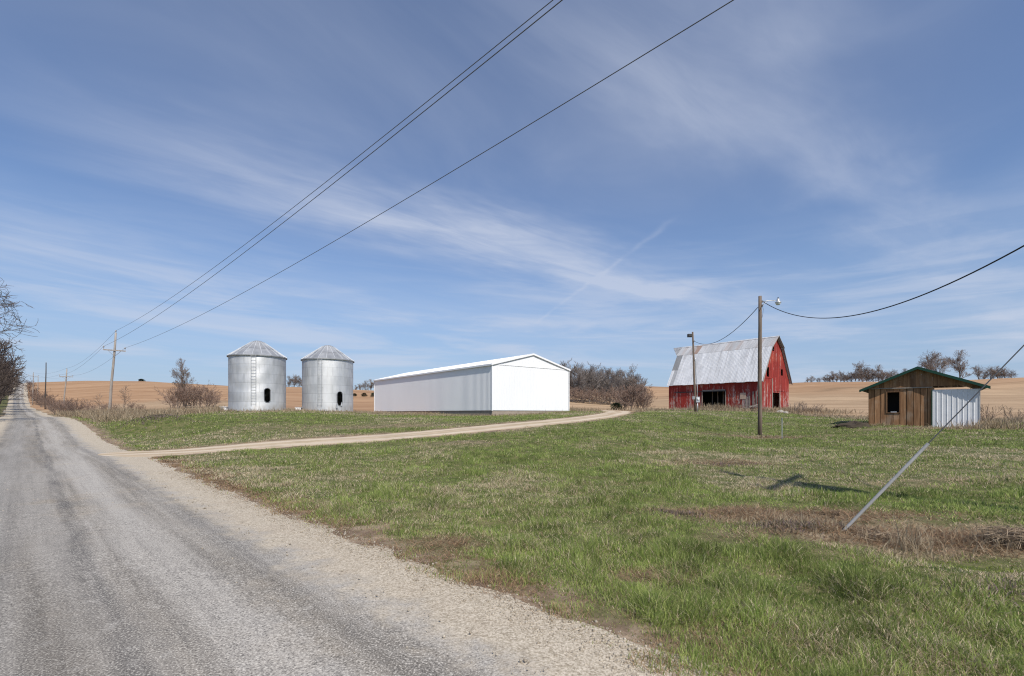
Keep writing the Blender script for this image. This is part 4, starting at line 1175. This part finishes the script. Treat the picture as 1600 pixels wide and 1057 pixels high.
A0 = line_pole(p0b, (9.82, 2.72, 11.62), 9.95, 'near utility pole beyond the right edge, holding the guy wire', 'pole_wood', 1.32, True)
x, y, z = at_ground(170, 57); tp = P(181, 520, 57)
A1 = line_pole((x, y, z), tp, P(0, 548, 57)[2], 'tall grey utility pole with crossarm, nearest along the road past the driveway')
x, y, z = at_ground(98.5, 107); tp = P(104.5, 577, 107)
A2 = line_pole((x, y, z), tp, P(0, 589, 107)[2], 'grey utility pole with crossarm, second in line beyond the brown shrubs', arm=1.15)
x, y, z = at_ground(51, 170); tp = P(52, 583, 170)
A3 = line_pole((x, y, z), tp, P(0, 588, 170)[2], 'farthest utility pole with crossarm, small on the hill by the road', arm=1.3)
x, y, z = at_ground(70.5, 130); tp = P(72, 567, 130)
line_pole((x, y, z), tp, 0, 'bare dark utility pole without crossarm, standing between the crossarm poles', 'pole_dark', 0)
x, y, z = at_ground(59, 205)
line_pole((x, y, z), P(59.5, 588, 205), 0, 'very small distant pole without crossarm near the road crest', 'pole_pale', 0)


def wire(name, spans, r, label, cat, m='wire_black', n=26):
    mb = MB(); pts = []
    for a, b, sag in spans:
        a = Vector(a); b = Vector(b)
        for i in range(n + 1):
            f = i / n
            if pts and i == 0: continue
            p = a.lerp(b, f); p.z -= 4 * sag * f * (1 - f); pts.append(p)
    mb.tube(pts, r, 5); return tag(mb.build(name, m, None, True), label, cat)
for key, lb in (('top', 'upper power line running between the pole tops across the sky'), ('l', 'power line on the road side crossarm ends, close below the upper one'), ('r', 'lower separate power line on the field side crossarm ends')):
    o = wire('power_line', [(A0[key], A1[key], 1.0), (A1[key], A2[key], .9), (A2[key], A3[key], .9)], .0115, lb, 'power line', 'wire_grey')
    o['group'] = 'power lines along the road'
# service cables
a = YP + Vector((.16, -.02, YH - .3)); b = Vector((9.82, 2.72, 7.5))
mb = MB(); pts = []; s = [i / 60 for i in range(61)]
for f in s:
    p = a.lerp(b, f); p.z = a.z + (-10.95 * f + 10.7 * f * f) * ((a.z - b.z) / .25 if False else 1.) + (b.z - (a.z - .25)) * f
    pts.append(p)
mb.tube(pts, .017, 6)
tw = MB()
o = tag(mb.build('service_cable', 'wire_black', None, True), 'thick black cable sagging from the lamp pole to the right edge', 'cable', 'service cables')
wire('service_cable', [(YP + Vector((-.1, 0, YH - .62)), MP + Vector((-.2, -.1, MH - .98)), 1.0)], .019, 'black cable sagging from lamp pole to the meter pole by the barn', 'cable')['group'] = 'service cables'

# guy wire with its guard
an = Vector(P(1318, 842, 6.05)); an.z = h1(an.x, an.y)
top_ = p0b + Vector((0, 0, 8.95))
d_ = (top_ - an).normalized()
t = thing('guy_wire', 'slanting guy wire with long grey metal guard rising from the lawn', 'guy wire', an)
mb = MB(); mb.tube([d_ * .1, top_ - an], .0065, 5); mb.build('wire', 'wire_grey', t)
mb = MB(); rt = d_.cross(Vector((0, 1, 0))).normalized(); up_ = rt.cross(d_)
n = 9; GL = 1.41
vs = []
for L_ in (-.08, GL):
    for rad in (.0185, .015):
        for j in range(n):
            a = PI * (-.12 + 1.24 * j / (n - 1)) - PI / 2 + PI * .5 + PI
            vs.append(d_ * L_ + rt * math.cos(a) * rad + up_ * math.sin(a) * rad)
fs = []
for j in range(n - 1):
    fs += [(j, j + 1, 2 * n + j + 1, 2 * n + j), (n + j + 1, n + j, 3 * n + j, 3 * n + j + 1), (2 * n + j, 2 * n + j + 1, 3 * n + j + 1, 3 * n + j), (j + 1, j, n + j, n + j + 1)]
fs += [(0, 2 * n, 3 * n, n), (n - 1, 2 * n - 1, 4 * n - 1, 3 * n - 1)]
mb.add(vs, fs); mb.build('guard', 'guard_steel', t)
mb = MB(); mb.tube([Vector((0, 0, -.2)) - d_ * .3, d_ * .12], .014, 6); mb.build('anchor_rod', 'dark_steel', t)

x, y, z = at_ground(1222, 24.5)
t = thing('metal_stake', 'thin grey metal stake standing upright in the lawn', 'stake', (x, y, z))
mb = MB(); mb.beam((0, 0, -.2), (.0, 0, 1.03), .05, .006); mb.beam((0, .004, -.2), (0, .004, 1.03), .006, .045); mb.build('post', 'silver_steel', t)
mb = MB(); mb.lathe([(.0, .0), (.034, .0), (.034, .03), (0, .035)], 10, (0, 0, 1.032)); mb.build('cap', 'grey_steel', t)

# ------------------------------------------------------------------ small heaps
def lump(name, px, d, sx, sy, sz, m, label, cat, seed, rough=.35):
    x, y, z = at_ground(px, d); mb = MB(); n, k = 26, 10
    vs = []
    for i in range(k + 1):
        f = i / k
        for j in range(n):
            a = 2 * PI * j / n
            r = math.cos(f * PI / 2)
            nn = 1 + rough * 2 * (float(fbm(math.cos(a) * 2 + 7, math.sin(a) * 2 + f * 3, seed, 3)) - .5)
            vs.append((math.cos(a) * r * sx * nn, math.sin(a) * r * sy * nn, -.1 + (sz + .1) * math.sin(f * PI / 2) * (1 + rough * 1.6 * (float(fbm(math.cos(a) * r * 3 + 3, math.sin(a) * r * 3, seed + 5, 3)) - .5))))
    mb.add(vs, [(i * n + j, i * n + (j + 1) % n, (i + 1) * n + (j + 1) % n, (i + 1) * n + j) for i in range(k) for j in range(n)])
    return tag(mb.build(name, m, None, False, (x, y, z)), label, cat)
lump('dirt_pile', 1334, 29.5, 1.05, .7, .36, 'earth', 'low dark dirt pile against the left corner of the wooden shed', 'dirt pile', 4, .5)
for k, (px, d, s_, lb) in enumerate(((1219, 61, .55, 'pale rubble stone lying right of the barn doorway, the larger one'), (1228, 60, .4, 'pale rubble stone farther right of the barn doorway, the smaller one'))):
    o = lump('rubble_stone', px, d, s_, s_ * .7, s_ * .5, 'stone', lb, 'stone', 40 + k, .4); o['group'] = 'rubble stones by the barn'
x, y, z = at_ground(1174, 62.5)
t = thing('lumber_pile', 'heap of grey old boards at the barn wall behind the lamp pole', 'lumber pile', (x, y, z))
for k in range(9):
    mb = MB(); a = random.uniform(-.5, .9); zc = .08 + .09 * k; ll = random.uniform(.9, 1.7)
    cx, cy = random.uniform(-.9, .9), random.uniform(-.4, .4)
    mb.beam((cx - math.cos(a) * ll, cy - math.sin(a) * ll, zc * random.uniform(.2, 1.1)), (cx + math.cos(a) * ll, cy + math.sin(a) * ll, zc), .2, .05, tone=random.uniform(.6, 1.2)); mb.build('board', 'grey_boards', t)
def brush(px, d, r, hgt, n, label, m, seed):
    rs = random.Random(seed); x, y, z = at_ground(px, d); mb = MB()
    for k in range(n):
        a = rs.uniform(0, 2 * PI); c = Vector((rs.gauss(0, r * .4), rs.gauss(0, r * .25), rs.uniform(0, hgt)))
        L_ = rs.uniform(.15, .45) * r * 1.6; dv = Vector((math.cos(a), math.sin(a), rs.uniform(-.2, .5))) * L_
        mid = c + Vector((rs.gauss(0, .03), rs.gauss(0, .03), rs.gauss(.02, .02)))
        p = [c - dv, mid, c + dv]
        for q_ in p: q_.z = max(q_.z, -.02)
        mb.tube(p, [.003, .003, .0015], 3, False)
    return tag(mb.build('brush_pile', m, None, False, (x, y, z)), label, 'brush pile')
brush(1592, 5.4, .3, .12, 420, 'tangle of dead brown stems at the right edge of the lawn', 'dead_stem', 3)
brush(1350, 6.0, .35, .02, 150, 'thin mat of dead stems round the foot of the guy guard', 'dead_stem', 5)

# ------------------------------------------------------------------ trees
def grow(seed, H, r, lvls, spread, upright, kids, twig_r, stems=1, reach=1., clear=.25):
    rs = random.Random(seed); trunk, crown = MB(), MB()
    def branch(p, d, L_, rad, lv):
        n = 5 if lv == 0 else (4 if lv == 1 else 3)
        pts = [p.copy()]; rads = [rad]; dd = d.copy()
        for i in range(n):
            wig = .10 if lv == 0 else .24
            dd = (dd + Vector((rs.gauss(0, wig), rs.gauss(0, wig), rs.gauss(.04 * upright, wig * .6)))).normalized()
            pts.append(pts[-1] + dd * (L_ / n)); rads.append(max(twig_r * (.6 if i == n - 1 else 1), rad * (1 - .8 * (i + 1) / n)))
        (trunk if lv <= 1 else crown).tube(pts, rads, 7 if lv == 0 else (5 if lv == 1 else 3), False)
        if lv >= lvls: return
        k = kids[lv]
        for j in range(k):
            f = (clear if lv == 0 else .2) + (1 - (clear if lv == 0 else .2)) * (j + rs.random()) / k
            f = min(f, .98); i = min(int(f * n), n - 1); q_ = pts[i].lerp(pts[i + 1], f * n - i)
            dr = (pts[i + 1] - pts[i]).normalized()
            az = rs.uniform(0, 2 * PI)
            a = dr.orthogonal().normalized(); b = dr.cross(a)
            side = a * math.cos(az) + b * math.sin(az)
            an_ = rs.uniform(.5, 1.) * spread
            nd = (dr * math.cos(an_) + side * math.sin(an_) + Vector((0, 0, .12 * upright))).normalized()
            branch(q_, nd, L_ * rs.uniform(.38, .62) * (1.15 - .45 * f) * (reach if lv == 0 else 1.1 if reach > 1 else 1.), max(twig_r, rads[i] * rs.uniform(.4, .6)), lv + 1)
    for s_ in range(stems):
        a = rs.uniform(0, 2 * PI); lean = 0 if stems == 1 else rs.uniform(.15, .75)
        d = Vector((math.cos(a) * lean, math.sin(a) * lean, 1)).normalized()
        branch(Vector((rs.gauss(0, .12) * (stems > 1), rs.gauss(0, .12) * (stems > 1), -.15)), d, H * rs.uniform(.75, 1.) if stems > 1 else H * .8, r, 0)
    return trunk, crown


PROTO = {}
def proto(key, bark, twig, **kw):
    a, b = grow(**kw)
    ta = a.build('trunk', bark); tb = b.build('crown', twig)
    for o in (ta, tb): COL.objects.unlink(o)
    PROTO[key] = (ta, tb)
for i in range(4): proto(f'thick{i}', 'twig_grey', 'twig_grey', seed=11 + i, H=8., r=.13, lvls=4, spread=.72, upright=1.0, kids=[16, 7, 5, 4], twig_r=.0155, clear=.04, reach=1.15)
for i in range(3): proto(f'oak{i}', 'bark', 'twig_brown', seed=31 + i, H=8.6, r=.22, lvls=4, spread=.9, upright=1.2, kids=[15, 7, 5, 4], twig_r=.02, clear=.05, reach=1.3)
for i in range(3): proto(f'shrub{i}', 'twig_brown', 'twig_red', seed=51 + i, H=2.6, r=.03, lvls=3, spread=.9, upright=.9, kids=[6, 4, 4], twig_r=.010, stems=9, clear=.15)
for i in range(2): proto(f'dark{i}', 'twig_dark', 'twig_dark', seed=71 + i, H=9., r=.16, lvls=3, spread=.8, upright=.9, kids=[16, 8, 6], twig_r=.03, clear=.03, reach=1.1)
proto('big', 'bark', 'twig_dark', seed=93, H=13, r=.3, lvls=4, spread=1.2, upright=.12, kids=[14, 7, 5, 4], twig_r=.014, clear=.2, reach=1.25)
proto('sap', 'twig_brown', 'twig_brown', seed=97, H=4.5, r=.06, lvls=3, spread=.9, upright=.8, kids=[9, 5, 3], twig_r=.013, clear=.15)
proto('weed', 'twig_brown', 'twig_brown', seed=99, H=1.5, r=.012, lvls=2, spread=.6, upright=1., kids=[5, 3], twig_r=.006, stems=6, clear=.3)


def evergreen(seed):
    rs = random.Random(seed); a = MB(); b = MB()
    a.tube([(0, 0, -.1), (.03, 0, .5), (0, .02, 1.0)], [.06, .045, .02], 6)
    for k in range(2600):
        z = rs.random()**.9; r = math.sqrt(max(0, 1 - z * z)) * .95 * math.sqrt(rs.random()) + .03; t_ = rs.uniform(0, 2 * PI)
        r *= 1 + .3 * math.sin(t_ * 3 + z * 7)
        c = Vector((r * math.cos(t_), r * math.sin(t_), .08 + z * 1.15)); d = Vector((math.cos(t_) + rs.gauss(0, .4), math.sin(t_) + rs.gauss(0, .4), rs.gauss(.5, .4))).normalized() * .12
        s_ = d.orthogonal().normalized() * .035
        b.add([c - s_, c + s_, c + d], [(0, 1, 2)])
    ta, tb = a.build('trunk', 'bark'), b.build('crown', 'needles')
    for o in (ta, tb): COL.objects.unlink(o)
    PROTO['ever'] = (ta, tb)
evergreen(5)


def plant(name, key, px, d, scale, label, cat, group=None, sx=1., rz=None, z=None):
    x = (px - CX) / F * d; z = h1(x, d) if z is None else z
    t = thing(name, label, cat, (x, d, z), random.uniform(0, 6.28) if rz is None else rz, group)
    t.scale = (scale * sx, scale * sx, scale)
    for o in PROTO[key]:
        c = o.copy(); COL.objects.link(c); c.parent = t
    return t
ORD = 'first second third fourth fifth sixth seventh eighth ninth tenth eleventh twelfth thirteenth fourteenth fifteenth sixteenth seventeenth eighteenth nineteenth twentieth'.split()

# thicket between the white shed and the barn, back row and front row
for k, px in enumerate((878, 892, 903, 914, 925, 936, 947, 958, 969, 980, 990, 999)):
    hh = [8.6, 8.8, 8.2, 7.8, 8., 8.5, 8.2, 8.3, 8., 7.3, 6.6, 5.2][k]
    plant('bare_tree', f'thick{k % 4}', px, 104 + (k * 37 % 11), hh / 8. * .80, f'bare grey tree in the thicket behind the white shed, {ORD[k]} from its left', 'tree', 'bare trees in the thicket behind the white shed')
for k, px in enumerate((884, 897, 909, 921, 933, 944, 954, 966, 977, 988)):
    plant('bare_tree', f'thick{(k + 2) % 4}', px, 95 + (k * 29 % 7), (5.6 + (k * 13 % 5) * .3) / 8.2, f'lower bare tree along the front of the thicket, {ORD[k]} from the white shed', 'tree', 'bare trees in the thicket behind the white shed', 1.15)
for k, (px, d, s_) in enumerate(((975, 70, 1.3), (988, 68, 1.5), (1001, 67, 1.4), (1009, 66, .8))):
    plant('bare_shrub', f'shrub{k % 3}', px, d, s_, f'reddish bare shrub before the thicket, {ORD[k]} from left toward the barn', 'shrub', 'reddish shrubs by the thicket')
for k, px in enumerate((886, 900, 912, 926, 938, 950, 968, 984)):
    plant('bare_shrub', f'shrub{(k + 1) % 3}', px, 92 + k % 3, 1.15, f'grey bare bush at the foot of the thicket, {ORD[k]} from the white shed', 'shrub', 'bushes at the foot of the thicket')
plant('evergreen_shrub', 'ever', 963, 69, .85, 'small dark green shrub among bare stems at the thicket foot', 'shrub')
# left of the bins
plant('bare_tree', 'oak0', 287, 100, .93, 'lone bare tree rising above shrubs left of the grain bins', 'tree', None, .62)
for k, (px, d, s_) in enumerate(((270, 92, 1.3), (279, 88, 1.5), (291, 90, 1.6), (302, 93, 1.6), (313, 90, 1.5), (325, 92, 1.35), (334, 88, 1.0))):
    plant('bare_shrub', f'shrub{k % 3}', px, d, s_ * 1.05, f'brown bare shrub in the clump left of the bins, {ORD[k]} from left', 'shrub', 'brown shrubs left of the bins')
plant('bare_sapling', 'sap', 192, 72, .95, 'small bare sapling right of the nearest roadside utility pole', 'tree')
plant('bare_sapling', 'sap', 155, 74, .7, 'thin bare sapling just left of the nearest roadside utility pole', 'tree')
plant('bare_sapling', 'sap', 139, 66, .5, 'short bare sapling among brown roadside shrubs', 'tree')
for k, (px, d, s_) in enumerate(((46, 230, 2.2), (52, 190, 2.0), (60, 170, 1.8), (66, 150, 1.8), (74, 130, 1.5), (80, 105, 1.1), (92, 92, .9), (104, 80, .85), (118, 70, .95), (128, 64, .6), (205, 60, .5), (218, 62, .45), (85, 76, .8), (98, 70, .75), (111, 64, .8), (146, 62, .6), (163, 66, .6), (180, 64, .55))):
    plant('roadside_shrub', f'shrub{(k + 1) % 3}', px, d, s_, (f'brown roadside shrub right of the road, {ORD[k]} from the far hill' if k < 12 else f'low brown shrub in the front of the roadside brush, {ORD[k - 12]} from left'), 'shrub', 'brown shrubs along the right of the road')
# trees on the left of the road
plant('bare_tree', 'big', -72, 38, .95, 'large bare tree at the left edge, its branches reaching over the road', 'tree', rz=2.2)
for k, (px, d, H_) in enumerate(((-62, 62, 10.5), (-42, 72, 11.5), (-24, 80, 12), (-12, 92, 12.5), (-6, 104, 13), (-3, 118, 13.5), (-1, 132, 13), (1, 148, 13.5), (3, 166, 13), (5, 186, 13), (7, 208, 12.5), (10, 232, 11.5), (12, 258, 11), (15, 284, 9))):
    plant('roadside_tree', f'dark{k % 2}', px - 3, d, H_ / 9., f'dark leafless tree in the row left of the road, {ORD[k]} from near end', 'tree', 'dark trees in the row left of the road', .92)
# ridge trees
for k, (px, d, s_, q_) in enumerate(((1448, 220, 1.35, 'oak1'), (1467, 222, 1.4, 'oak2'), (1500, 221, 1.4, 'oak0'))):
    plant('bare_tree', q_, px, d, s_, ('big bare ridge tree over the wooden shed roof peak', 'big bare ridge tree just right of the shed roof peak', 'big bare ridge tree above the right end of the shed roof')[k], 'tree', 'bare trees on the ridge')
for k, (px, s_) in enumerate(((1262, .3), (1268, .35), (1290, .35), (1302, .55), (1314, .5), (1325, .5), (1336, .55), (1348, .78), (1359, .7), (1373, .7), (1386, .65), (1400, .5), (1412, .5), (1280, .3), (1296, .4), (1308, .45), (1319, .4), (1330, .45), (1342, .55), (1354, .6), (1366, .6), (1379, .55), (1393, .5))):
    plant('bare_tree', f'oak{k % 3}', px, 220 + k % 3 * 2, s_ * (.9 + .35 * ((k * 7) % 5) / 4), (f'small bare tree on the ridge between barn and wooden shed, {ORD[k]} from left' if k < 13 else f'lowest ridge tree filling a gap between barn and wooden shed, {ORD[k - 13]} from left'), 'tree', 'bare trees on the ridge', 1.15)
for k, (px, s_) in enumerate(((1530, .75), (1546, .62), (1559, .55), (1571, .58), (1582, .4), (1538, .45), (1552, .45), (1565, .4))):
    plant('bare_tree', f'oak{(k + 1) % 3}', px, 219 + k % 3 * 2, s_ * (.95 + .3 * ((k * 7) % 5) / 4), (f'small bare tree on the ridge right of the wooden shed, {ORD[k]} from left' if k < 5 else f'lowest ridge tree filling a gap right of the wooden shed, {ORD[k - 5]} from left'), 'tree', 'bare trees on the ridge', 1.1)
for k, (px, s_) in enumerate(((452, .75), (459, .85), (466, .85), (473, .6))):
    plant('bare_tree', f'oak{k % 3}', px, 290, s_, f'tiny bare tree on the skyline between the grain bins, {ORD[k]} from left', 'tree', 'distant trees by the bins')
for k, (px, s_) in enumerate(((556, .4), (563, .5), (572, .7), (580, .75), (587, .6), (594, .5))):
    plant('bare_tree', f'oak{k % 3}', px, 284, s_, f'tiny bare tree on the skyline between bin and white shed, {ORD[k]} from left', 'tree', 'distant trees by the bins')
for k, (px, s_) in enumerate(((554, .8), (569, 1.), (584, 1.1))):
    plant('field_bush', 'ever', px, 165, s_, f'dark round bush in the brown field by the white shed, {ORD[k]} from left', 'bush', 'dark bushes in the field')
plant('field_bush', 'ever', 221, 338, 2.2, 'single dark bush on the left field skyline', 'bush')
# stems by the wooden shed
for k, (px, d, s_) in enumerate(((1535, 28.2, .9), (1541, 29.5, 1.0), (1584, 30, .85), (1590, 31, .6))):
    plant('dead_weed', 'weed', px, d, s_, f'dead weed stalks right of the wooden shed, {ORD[k]} outward from its door', 'weed', 'dead weeds by the wooden shed')
for k, (px, d, s_) in enumerate(((1240, 62, 1.), (1252, 60, .9), (1264, 61, 1.), (1278, 62, .8))):
    plant('dead_weed', 'weed', px, d, s_, f'grey dead weed clump right of the red barn, {ORD[k]} from its corner', 'weed', 'dead weeds by the barn', 1.6)

# ------------------------------------------------------------------ light and sky
SUN_EL = math.radians(48); SX, SY = .42, -.9075
sun = bpy.data.lights.new('sun', 'SUN'); sun.energy = 5.0; sun.angle = math.radians(.5); sun.color = (1., .95, .87)
so = bpy.data.objects.new('sun', sun); COL.objects.link(so)
sd = Vector((SX * math.cos(SUN_EL), SY * math.cos(SUN_EL), math.sin(SUN_EL)))
so.rotation_euler = sd.to_track_quat('Z', 'Y').to_euler(); so.location = (20, -30, 40)

wl = bpy.data.worlds.new('World'); SC.world = wl; wl.use_nodes = True
nt = wl.node_tree; g = G(nt); bg = nt.nodes['Background']
sky = g.n('ShaderNodeTexSky', sky_type='NISHITA'); sky.sun_disc = False
sky.sun_elevation = SUN_EL; sky.sun_rotation = math.atan2(SX, SY)
sky.air_density = 1.; sky.dust_density = .6; sky.ozone_density = 1.2
STR = .122
tc = g.n('ShaderNodeTexCoord').outputs['Generated']
xs = g.sep(tc); zc = g.math('MAXIMUM', xs[2], .035)
pl = g.comb(g.math('DIVIDE', xs[0], zc), g.math('DIVIDE', xs[1], zc), 0.)
ca, sa = .79, .613
al = g.vm('DOT_PRODUCT', pl, (ca, sa, 0)); ac = g.vm('DOT_PRODUCT', pl, (-sa, ca, 0))
# wispy cirrus, drawn out along the wind
wv = g.comb(g.math('MULTIPLY', al, .5), g.math('MULTIPLY', ac, 1.0), 0.)
n1 = g.noise(wv, 1., 6, .56, .8)
fine = g.noise(g.comb(g.math('MULTIPLY', al, 1.3), g.math('MULTIPLY', ac, 5.), 3.), 1., 6, .65, .6)
big = g.noise(g.vm('MULTIPLY', pl, (.35, .35, 1.)), 1., 3, .5, .3)
wob = g.math('MULTIPLY', g.math('SUBTRACT', g.noise(wv, 1.7, 4, .6), .5), 1.1)
acw = g.math('ADD', ac, wob)
def gauss(x, c, w): 
    q_ = g.math('DIVIDE', g.math('SUBTRACT', x, c), w)
    return g.math('POWER', 2.718, g.math('MULTIPLY', g.math('MULTIPLY', q_, q_), -1.))
def blob(px_, py_, r_):
    u_, v_ = (px_ - CX) / F, (HY - py_) / F
    q_ = g.math('DIVIDE', g.vm('LENGTH', g.vm('SUBTRACT', pl, (u_ / v_, 1 / v_, 0))), r_)
    return g.math('POWER', 2.718, g.math('MULTIPLY', g.math('MULTIPLY', q_, q_), -1.))
b1 = g.math('MULTIPLY', gauss(acw, 2.30, .34), g.math('MULTIPLY', g.sm(al, -.6, .9, 0., 1.25), g.sm(al, 7., 3.5)))
b2 = g.math('MULTIPLY', gauss(acw, .72, .22), g.math('MULTIPLY', g.sm(al, .3, 1.4), .45))
b3 = g.math('MULTIPLY', gauss(acw, 4.2, .7), .28)
veil = g.math('ADD', g.math('MULTIPLY', blob(1080, 200, .8), .42), g.math('MULTIPLY', blob(420, 130, .7), .22))
veil = g.math('MULTIPLY', veil, g.sm(n1, .25, .7, .45, 1.))
# long thin streaks low over the horizon
azm = g.math('ARCTAN2', xs[0], xs[1])
lown = g.noise(g.comb(g.math('MULTIPLY', azm, 2.6), g.math('MULTIPLY', g.math('SUBTRACT', xs[2], g.math('MULTIPLY', azm, -.025)), 26.), 7.), 1., 6, .6, .5)
lows = g.math('MULTIPLY', g.sm(lown, .42, .68), g.math('MULTIPLY', g.sm(xs[2], .015, .07), g.sm(xs[2], .36, .14)))
dens = g.math('ADD', g.math('MULTIPLY', g.sm(n1, .40, .80), .24), g.math('MULTIPLY', g.math('ADD', g.math('ADD', b1, b2), b3), g.sm(fine, .2, .8, .4, .95)))
dens = g.math('MULTIPLY', dens, g.sm(big, .28, .55, .6, 1.))
dens = g.math('ADD', g.math('ADD', dens, veil), g.math('MULTIPLY', lows, .75))
# contrail: a thin broken line
cA = Vector((.83, 2.457)); cB = Vector((.308, 5.07)); cd = (cB - cA).normalized(); cn = Vector((-cd.y, cd.x))
cu = g.math('SUBTRACT', g.vm('DOT_PRODUCT', pl, (cd.x, cd.y, 0)), cA.dot(cd))
cv = g.math('SUBTRACT', g.vm('DOT_PRODUCT', pl, (cn.x, cn.y, 0)), cA.dot(cn))
cv = g.math('ADD', cv, g.math('MULTIPLY', g.math('SUBTRACT', g.noise(pl, 3.5, 3), .5), .09))
ctr = g.math('MULTIPLY', gauss(cv, 0., .022), g.math('MULTIPLY', g.sm(cu, -.1, .12), g.sm(cu, 3.2, 2.2)))
ctr = g.math('MULTIPLY', ctr, g.sm(g.noise(pl, 1.6, 3), .38, .62, .08, .55))
dens = g.math('ADD', dens, g.math('MULTIPLY', ctr, .5), clamp=True)
low = g.sm(xs[2], .0, .42, 1., 0.)
dens = g.math('MULTIPLY', dens, .68)
haze_f = g.math('MULTIPLY', low, .72)
skyc = g.vm('MULTIPLY', g.vm('SCALE', sky.outputs[0], STR), (.87, .955, 1.13))
cloud = (.64, .695, .83)
c = g.mix(haze_f, skyc, (.36, .49, .705))
c = g.mix(dens, c, cloud)
nt.links.new(c, bg.inputs[0]); bg.inputs[1].default_value = 1.0

# ------------------------------------------------------------------ camera and view
cam = bpy.data.cameras.new('camera'); co = bpy.data.objects.new('camera', cam); COL.objects.link(co)
co.location = (0, 0, EYE); co.rotation_euler = (PI / 2, 0, 0)
cam.sensor_width = 36; cam.lens = F / 1600 * 36; cam.shift_y = (HY - 528.5) / 1600
cam.clip_start = .05; cam.clip_end = 6000
SC.camera = co
SC.view_settings.view_transform = 'Standard'; SC.view_settings.look = 'None'; SC.view_settings.exposure = -0.08; SC.view_settings.gamma = 1
SC.cycles.use_denoising = True; SC.cycles.denoiser = 'OPENIMAGEDENOISE'; SC.cycles.denoising_input_passes = 'RGB_ALBEDO_NORMAL'; SC.cycles.denoising_prefilter = 'NONE'
SC.cycles.use_adaptive_sampling = False
SC.cycles.filter_width = 1.15
SC.cycles.max_bounces = 6
